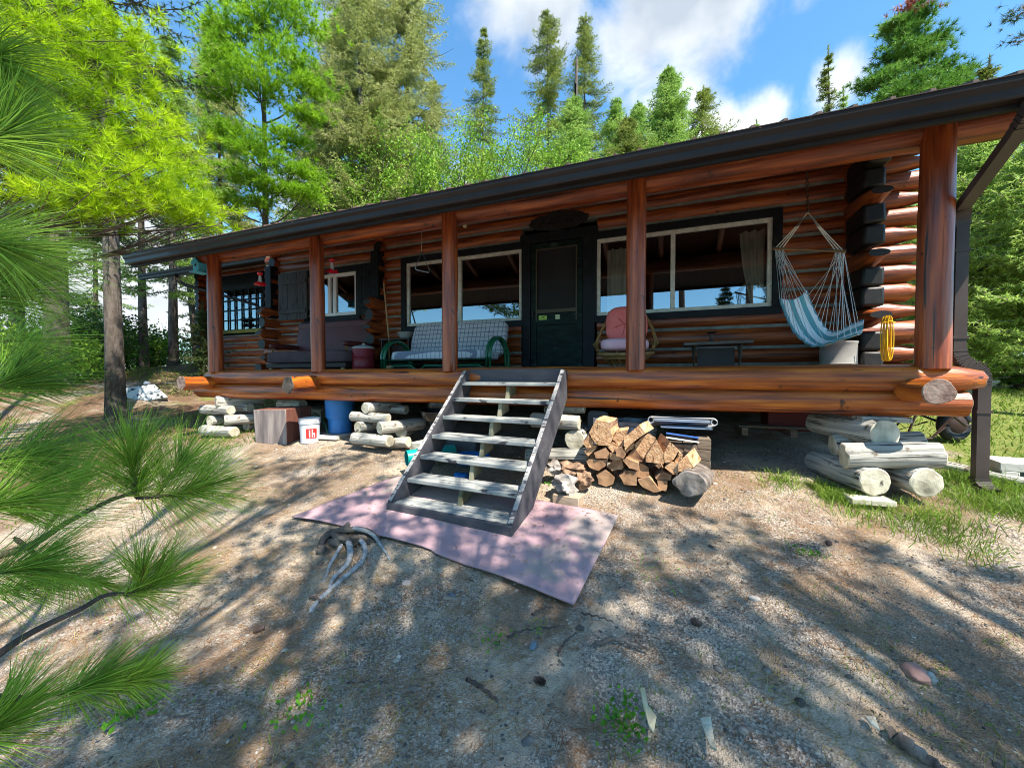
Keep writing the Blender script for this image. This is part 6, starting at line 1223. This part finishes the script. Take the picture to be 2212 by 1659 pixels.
# big bright pine whose trunk stands just off the left edge
def cz(px, py, z, r, n_): c = campt(px, py, z); return ((c.x, c.y, c.z), r, n_)
CL = [cz(60, 70, 4.6, .6, 75), cz(170, 40, 5.0, .6, 80), cz(240, 60, 5.2, .45, 60), cz(120, 160, 4.8, .65, 90), cz(220, 130, 5.2, .45, 60), cz(190, 230, 5.0, .55, 80), cz(300, 190, 5.4, .4, 50), cz(70, 260, 4.4, .5, 60), cz(250, 300, 5.2, .55, 80), cz(340, 270, 5.4, .40, 50), cz(360, 330, 5.5, .45, 60), cz(150, 370, 4.8, .5, 60),
      cz(60, 430, 4.6, .55, 75), cz(150, 450, 4.8, .55, 80), cz(240, 440, 5.0, .55, 85), cz(330, 420, 5.2, .55, 85), cz(400, 440, 5.5, .50, 75), cz(430, 480, 5.6, .38, 50), cz(300, 370, 5.0, .5, 60), cz(20, 340, 4.4, .5, 50), cz(10, 120, 4.4, .6, 60), cz(110, 300, 4.7, .45, 45), cz(370, 380, 5.4, .45, 60), cz(20, 20, 4.5, .6, 60), cz(300, 110, 5.4, .35, 30)]
pine('pine_tree', 'bright yellow-green pine with long needles reaching over the upper left corner', (-8.6, 1.3), 11, .16, M_pineb, 31, CL, tuft=26, nlen=.16, nw=.009)
# second bright pine behind the cabin's left end
CM = [cz(480, 70, 13, .8, 60), cz(560, 60, 13, .8, 60), cz(640, 40, 13, .9, 70), cz(500, 140, 12.5, .9, 75), cz(560, 180, 12.5, 1., 85), cz(620, 130, 13, .9, 75), cz(670, 190, 13, .7, 50), cz(470, 200, 12.5, .6, 40), cz(500, 290, 12.5, .7, 50), cz(560, 330, 12.5, .8, 60), cz(620, 300, 13, .7, 50), cz(640, 370, 13, .7, 50), cz(590, 410, 13, .7, 50), cz(530, 380, 12.5, .6, 40), cz(660, 420, 13, .6, 40), cz(600, -20, 13, 1., 80), cz(520, 0, 13, .8, 50), cz(660, 250, 13, .5, 30), cz(480, 430, 13, .6, 40), cz(560, 440, 13, .5, 30)]
b = xy(576, 16.6); pine('pine_tree', 'tall bright green layered pine behind the left end of the roof', b, 16, .14, M_pinem, 32, CM, tuft=20, nlen=.22, nw=.020, dens=3.6)
# spruces behind the roof, left to right
G2 = 'conifers standing behind the cabin roof'
K = dict(grp=G2, per=5)
sp(480, 40, 24, 1.9, M_sprp, 39, 'pale thin spruce left of the layered pine', size=1.9, c0=.3, bare=.3, **K)
sp(690, 140, 21, 2.1, M_sprp, 40, 'pale olive spruce between the layered pine and the two tallest spruces', size=1.7, c0=.2, bare=.25, **K)
sp(785, -190, 18, 3.1, M_sprp, 41, 'left one of the two tallest olive spruces behind the roof', r0=.24, size=1.7, c0=.12, bare=.25, nb=7, gap=.42, shape=.6, droop=.25, **K)
sp(885, -150, 19, 3.0, M_sprp, 42, 'right one of the two tallest spruces, with pale bare trunk showing', r0=.24, size=1.7, c0=.14, bare=.35, nb=6, gap=.46, shape=.6, droop=.2, **K)
sp(740, 30, 24, 2.8, M_sprp, 43, 'olive spruce filling the gap behind the two tallest spruces', size=2., c0=.1, bare=.2, nb=7, **K)
sp(835, 150, 23, 2.8, M_sprp, 44, 'lower olive spruce between the trunks of the two tallest spruces', size=2., c0=.1, bare=.3, **K)
sp(940, 170, 22, 1.9, M_sprp, 45, 'thin half-bare spruce with dead twigs right of the two tallest spruces', size=1.4, c0=.2, bare=.75, **K)
sp(1045, 62, 24, 2.1, M_spr, 46, 'narrow pointed spruce alone against the sky left of centre', size=1.6, c0=.3, nb=5, shape=.75, gap=.5, **K)
sp(1183, 22, 24, 2.4, M_spr, 47, 'left one of the twin narrow spruces at top centre', size=1.7, c0=.3, nb=5, gap=.5, shape=.55, **K)
sp(1262, 30, 25, 2.3, M_spr, 48, 'right one of the twin narrow spruces at top centre', size=1.7, c0=.3, nb=5, gap=.52, shape=.65, **K)
x, y = xy(1242, 23); t_ = thing('broken_snag', 'broken dead trunk top between the twin narrow spruces', 'tree', (x, y, gz(x, y))); q = MB(); zt = topz(1242, 122, 23); q.tube([(x, y, gz(x, y)), (x, y, zt-1.6), (x+.05, y, zt-.5), (x+.03, y, zt)], [.15, .10, .08, .02], 9); q.build('trunk', M_barkfar, t_)
sp(1235, 205, 19, 2.6, M_sprg, 49, 'bushy green fir in front of the twin narrow spruces', size=1.6, c0=.1, nb=8, gap=.3, **K)
sp(1325, 215, 22, 2.4, M_sprg, 50, 'blue-green spruce half hidden right of the twin spruces', size=1.7, c0=.1, nb=7, **K)
sp(1375, 220, 24, 2.6, M_sprg, 51, 'green spruce left of the dense pointed spruce', size=1.7, c0=.1, nb=7, **K)
sp(1350, 250, 18, 2.0, M_spr, 54, 'olive low spruce just above the roof edge right of centre', size=1.6, c0=.1, nb=8, **K)
sp(1440, 143, 20, 2.7, M_sprg, 52, 'dense pointed spruce standing alone right of centre', size=1.6, c0=.08, nb=9, gap=.28, **K)
sp(1512, 190, 21, 2.3, M_spr, 53, 'thinner spruce leaning out right of the dense pointed spruce', size=1.6, c0=.1, nb=5, **K)
sp(1780, 104, 17, 1.0, M_spr, 55, 'small slender spruce against the white cloud', size=1.15, c0=.1, nb=6, gap=.38, shape=.75, **K)
sp(1815, 190, 17, .5, M_sprg, 56, 'little spruce tip beside the slender one against the cloud', size=1.1, c0=.1, **K)
sp(1625, 262, 20, .5, M_sprg, 57, 'tiny treetop peeping over the roof ribs', size=1.3, c0=.1, **K)
sp(2122, 130, 15, .9, M_spr, 58, 'olive spruce top just above the roof at the far right', size=1.2, c0=.1, nb=7, **K)
for i, (px, py, ds, rr_, m, lab) in enumerate(((1130, 205, 17, 2.2, M_dec, 'bright green leafy tree above the middle of the roof'), (1040, 235, 18, 1.7, M_dec, 'leafy light green tree left of the bright leafy one'))):
    x, y = xy(px, ds); broadleaf('leafy_tree', lab, (x, y), Hof(px, py, ds)*1.12, rr_*1.05, m, 70+i, .11, 30000, 'leafy trees behind the roof', r0=.10, stems=4)
# right: pine with dead red top, hedge of spruces
b = xy(1985, 16.8); CR = [cz(1935, 60, 11, .35, 35), cz(1975, 50, 11, .4, 40), cz(2010, 90, 11, .4, 40), cz(1940, 120, 11, .45, 45), cz(1985, 130, 11, .5, 50), cz(2030, 150, 11, .35, 30), cz(1915, 170, 11, .45, 45), cz(1965, 190, 10.6, .5, 55), cz(2040, 190, 10.8, .5, 50), cz(1880, 185, 11, .4, 30), cz(2075, 160, 11, .3, 20), cz(1920, 220, 10.6, .5, 45), cz(2010, 210, 10.6, .5, 50), cz(1955, 80, 11, .35, 30)]
pine('pine_tree', 'green pine with a dead red top behind the right end of the roof', b, topz(1975, 20, 16.8)-gz(*b), .07, M_pineg, 60, CR, tuft=22, nlen=.18, nw=.017, dens=4)
tt = bpy.data.objects['pine_tree.002'] if 'pine_tree.002' in bpy.data.objects else None
rg = np.random.default_rng(3); c = campt(1975, 22, 11); Pp = np.array(c)+rg.normal(size=(150, 3))*np.array([.22, .22, .2]); V, F = needles(Pp, unit(rg.normal(size=(150, 3))*.6+np.array([0, 0, 1])), 16, .18, .02, .6, rg); arrobj('dead_top', V, F, M_dead, tt)
x, y = xy(2290, 9); pine('pine_tree', 'dark pine bough poking in at the top right corner', (x, y), 8.5, .12, M_sprd, 61, [cz(2205, 30, 8.5, .3, 30), cz(2212, 80, 8.5, .22, 16), cz(2240, 10, 8.5, .4, 40)], tuft=14, nlen=.14, nw=.012)
G3 = 'dense spruces right of the cabin'
for i, (px, py, ds, rr_, m, lab) in enumerate(((2110, 235, 13.0, 2.3, M_hedge, 'large bright green spruce directly behind the downspout'), (2230, 270, 12.0, 2.2, M_hedge, 'large bright spruce at the right edge of the picture'), (2060, 330, 15.5, 2.0, M_hedge, 'spruce seen between corner post and wall log ends'), (1960, 380, 16.5, 2.0, M_hedge, 'spruce showing through the gaps of the corner logs'), (2330, 260, 13, 2.4, M_hedge, 'spruce continuing the hedge past the right edge'), (2170, 330, 15.0, 2.2, M_sprg, 'greener spruce in the second row of the right hedge'))):
    sp(px, py, ds, rr_, m, 80+i, lab, r0=.14, c0=.02, gap=.24, nb=9, size=1.15, shape=.7, droop=.2, grp=G3, per=7, dens=1.0)
# pines behind and beside the camera: they shade the yard and show in the window panes
G4 = 'pines around the photographer that shade the yard and mirror in the windows'
for i, (x, y, H, rr_, lab) in enumerate(((2.6, -8, 6.5, 1.7, 'low spruce mirrored in the middle of the right window'), (4.7, -8.6, 7, 1.9, 'spruce mirrored at the right of the right window'), (6.9, -8.2, 6.5, 1.9, 'bushy spruce across the yard behind the photographer to the right'), (1.3, -12, 5.6, 1.5, 'distant spruce mirrored beside the wicker chair'), (-9.5, -7.5, 4.8, 1.4, 'small spruce mirrored in the left window'))): spruce('spruce_tree', lab, (x, y), H, rr_, .1, M_sprd, 300+i, c0=.03, gap=.3, nb=7, size=1.5, per=5, grp='low spruces on the shore behind the photographer')
SHADE = [((-5.2, -4.4), 11, 2.4, 93, "pine off the left side of the yard near the shore"), ((8.5, -7), 14, 2.8, 94, "tall pine mirrored in the right window"), ((5.4, -10), 13, 2.8, 95, "farther pine mirrored in the right window"), ((13, -4.5), 12, 2.6, 96, "pine far off the right side of the yard")]
for b, H, rr_, sd_, lab in SHADE: pine('pine_tree', lab, b, H, .17, M_pines, sd_, None, c0=.42, Rr=rr_, tuft=10, nlen=.20, nw=.026, grp=G4, dens=1.35, gap=.5)
def over(px, py, h, r, n_):
    g_ = onground(px, py); return ((g_.x+SUN.x/SUN.z*h, g_.y+SUN.y/SUN.z*h, g_.z+h), r, n_)
rs = random.Random(4)
def ov(l): return [over(a, b_, rs.uniform(5.6, 8.8), r_, n_) for a, b_, r_, n_ in l]
A_l = [(830, 1150, .42, 34), (950, 1170, .38, 24), (1200, 1130, .32, 20), (1280, 1160, .3, 16), (1230, 1260, .3, 20), (720, 1120, .34, 20), (1080, 1250, .34, 26), (760, 1110, .42, 42), (900, 1200, .45, 45), (1040, 1210, .35, 26), (1130, 1260, .42, 40), (1210, 1200, .26, 14), (840, 1060, .35, 24), (980, 1040, .25, 12), (1050, 1120, .42, 38), (1120, 1010, .3, 18), (960, 950, .25, 9),
       (1000, 1330, .42, 42), (1150, 1340, .42, 42), (860, 1300, .4, 32), (950, 1420, .42, 42), (1100, 1460, .42, 42), (1250, 1420, .42, 42), (1010, 1550, .42, 42), (1180, 1580, .42, 42), (1340, 1500, .42, 40), (820, 1420, .36, 30), (740, 1250, .35, 26), (1290, 1300, .28, 20)]
B_l = [(620, 1180, .36, 26), (640, 1330, .36, 26), (560, 1240, .36, 28), (760, 1520, .36, 26), (520, 1520, .34, 24), (420, 1620, .34, 28), (660, 1640, .36, 30), (600, 1010, .4, 30), (720, 1000, .38, 28), (660, 1060, .36, 22), (800, 990, .4, 28), (540, 1100, .32, 16), (860, 1620, .4, 38), (420, 1400, .34, 18), (300, 1500, .34, 18), (250, 1350, .34, 14), (500, 1000, .3, 12)]
C_l = [(1350, 1620, 0.378, 25), (1500, 1600, 0.378, 26), (1650, 1620, 0.378, 24), (1480, 1500, 0.324, 14), (1600, 1540, 0.288, 11), (1800, 1640, 0.324, 14), (1440, 1110, 0.234, 11), (1530, 1150, 0.288, 18), (1460, 1190, 0.27, 14), (1580, 1200, 0.27, 16), (1690, 1190, 0.216, 10), (1760, 1215, 0.198, 8), (1400, 1270, 0.234, 10), (1500, 1290, 0.27, 14), (1600, 1300, 0.27, 14), (1700, 1290, 0.216, 7), (1450, 1380, 0.252, 10), (1560, 1400, 0.18, 6), (1850, 1200, 0.18, 7), (1930, 1215, 0.18, 7), (2020, 1235, 0.162, 6), (2120, 1260, 0.18, 7), (2190, 1275, 0.162, 6), (1800, 1320, 0.144, 5), (1890, 1345, 0.135, 5), (1980, 1370, 0.144, 6), (2070, 1400, 0.135, 5), (2160, 1430, 0.135, 5), (2050, 1520, 0.144, 4), (2130, 1560, 0.18, 6), (2200, 1600, 0.198, 6), (1900, 1280, 0.108, 4), (2040, 1310, 0.108, 4), (1380, 1180, 0.234, 10), (1690, 1470, 0.18, 5), (1730, 1390, 0.126, 4)]
for (bx, by), H, cl_l, sd_, lab in (((2.6, -2.2), 11, A_l, 101, 'tall pine behind the photographer whose boughs shade the steps and mat'), ((.6, -3.0), 11, B_l, 102, 'pine behind the photographer whose boughs dapple the left of the yard'), ((6.2, -2.4), 11, C_l, 103, 'open pine right of the photographer whose boughs streak the sunlit gravel')):
    pine('pine_tree', lab, (bx, by), H, .16, M_pines, sd_, ov(cl_l), tuft=14, nlen=.16, nw=.022, grp=G4)
# ------------------------------------------------------------------ the pine sapling whose branches hang into the left of the picture
sap = thing('pine_sapling', 'young pine at the left edge whose long-needled branches hang close to the camera', 'tree', (-2.2, .15, gz(-2.2, .15)))
q = MB(); q.tube([(-2.2, .15, -.1), (-2.15, .2, .8), (-2.2, .22, 1.7), (-2.12, .2, 2.8), (-2.15, .2, 3.4)], [.045, .04, .032, .02, .008], 12); q.build('trunk', M_twig, sap, 60)
rgn = np.random.default_rng(17)
def branch(path, tips, r=.009, nl=.16, den=1.0, start=.35, w=.0014):
    P3 = [campt(*p) for p in path]; n = 18; C3 = [lerp(P3, i/n) for i in range(n+1)] if len(P3) > 2 else [P3[0].lerp(P3[1], i/n) for i in range(n+1)]
    mb = MB(); mb.tube(C3, [r*(1-.6*i/n) for i in range(n+1)], 8); o = mb.build('branch', M_twig, sap, 60)
    Pn = []; Dn = []
    k = int(330*den)
    for i in range(k):
        t = start+(1-start)*rgn.random()**.7; p = lerp(C3, t) if t < 1 else C3[-1]; tg = (lerp(C3, min(1, t+.03))-lerp(C3, max(0, t-.03))).normalized()
        rad = Vector(rgn.normal(size=3)); rad = (rad-tg*rad.dot(tg)).normalized(); f = .6+.75*(1-t)/(1-start+1e-6); dd = (tg*.85+rad*f+Vector((0, 0, .12))).normalized(); Pn.append(p); Dn.append(dd)
    for i in range(int(90*den)):
        tg = (C3[-1]-C3[-2]).normalized(); rad = Vector(rgn.normal(size=3)); rad = (rad-tg*rad.dot(tg)).normalized(); Pn.append(C3[-1]-tg*rgn.random()*.03); Dn.append((tg+rad*abs(rgn.normal())*.6).normalized())
    Pn = np.array([tuple(v) for v in Pn]); Dn = np.array([tuple(v) for v in Dn]); L = rgn.uniform(.75, 1.1, len(Pn))*nl; bend = np.stack([rgn.normal(0, .14, len(Pn)), rgn.normal(0, .14, len(Pn)), np.full(len(Pn), -.1)], 1)
    V, F = blades(Pn, Dn, L, w, rgn, bend); arrobj('needles', V, F, M_near, o)
    if tips:
        mb = MB(); tg = (C3[-1]-C3[-2]).normalized(); mb.tube([C3[-1]-tg*.02, C3[-1]+tg*.005, C3[-1]+tg*.028], [.005, .0055, .001], 8); mb.build('bud', mat('orange_bud', [(.40, .12, .03), (.60, .24, .07)], 30) if 'orange_bud' not in MATS else MATS['orange_bud'], o, 60)
branch([(-60, 1215, .85), (60, 1180, .92), (150, 1125, .98), (240, 1080, 1.02), (300, 1062, 1.05)], 0, .010, den=.35, start=.2)
branch([(296, 1075, 1.05), (292, 1040, 1.05), (285, 997, 1.04)], 1, .006, start=0, den=1.3, nl=.19); branch([(296, 1075, 1.05), (350, 1072, 1.06), (390, 1066, 1.07), (427, 1056, 1.08)], 1, .006, start=0, den=1.5, nl=.19); branch([(340, 1072, 1.06), (365, 1030, 1.1), (395, 1000, 1.15)], 1, .005, start=0, den=1.1, nl=.18)
branch([(-40, 1440, .78), (60, 1370, .86), (174, 1315, .92), (230, 1285, .96), (300, 1281, 1.0), (344, 1258, 1.02)], 1, .008, start=.62); branch([(270, 1290, .98), (300, 1268, 1.0), (311, 1237, 1.0)], 1, .005, start=0, den=.8)
branch([(30, 1160, .95), (80, 1200, .97), (140, 1243, 1.0), (209, 1258, 1.02)], 0, .006, start=.45, nl=.12, den=.9)
branch([(-60, 1500, .62), (40, 1508, .66), (100, 1502, .7), (160, 1490, .74), (209, 1474, .77)], 0, .006, start=.6, den=1.1, nl=.12); branch([(160, 1490, .74), (240, 1480, .78), (305, 1465, .8)], 0, .004, start=.4, den=.7, nl=.10)
branch([(-140, 870, .7), (-60, 850, .72), (10, 830, .76), (38, 822, .78)], 1, .007, start=.2, den=1.5, nl=.14); branch([(-120, 1030, .72), (-40, 1000, .76), (40, 990, .8), (80, 985, .84)], 0, .007, start=.2, den=1.3)
branch([(-200, 330, .62), (-100, 310, .64), (-20, 300, .66), (10, 280, .68)], 0, .006, start=.3, den=1.5, nl=.15); branch([(-200, 480, .60), (-100, 500, .62), (-30, 520, .64), (10, 540, .66)], 0, .006, start=.2, den=1.3, nl=.15)
branch([(-160, 640, .6), (-80, 650, .64), (-20, 640, .66), (30, 620, .7)], 0, .006, start=.2, den=1.2, nl=.14); branch([(-160, 1620, .6), (-60, 1600, .62), (0, 1560, .64)], 0, .006, start=.1, den=1.2, nl=.13); branch([(-100, 1120, .7), (-30, 1090, .74), (40, 1080, .78)], 0, .006, start=.1, den=1.2)
branch([(-120, 1250, .75), (-20, 1240, .8), (60, 1225, .84)], 0, .006, start=.2, den=1.0); branch([(-120, 60, .7), (-60, 100, .7), (-10, 130, .7)], 0, .006, start=.1, den=1.1, nl=.14)

branch([(-80, 1290, .9), (0, 1280, .95), (90, 1255, 1.0)], 0, .005, start=.1, den=.9); branch([(-80, 760, .9), (0, 740, .95), (60, 735, 1.0)], 0, .005, start=.1, den=.6)
branch([(100, 1140, 1.0), (140, 1090, 1.05), (170, 1040, 1.1)], 0, .005, start=.2, den=.9, nl=.17)
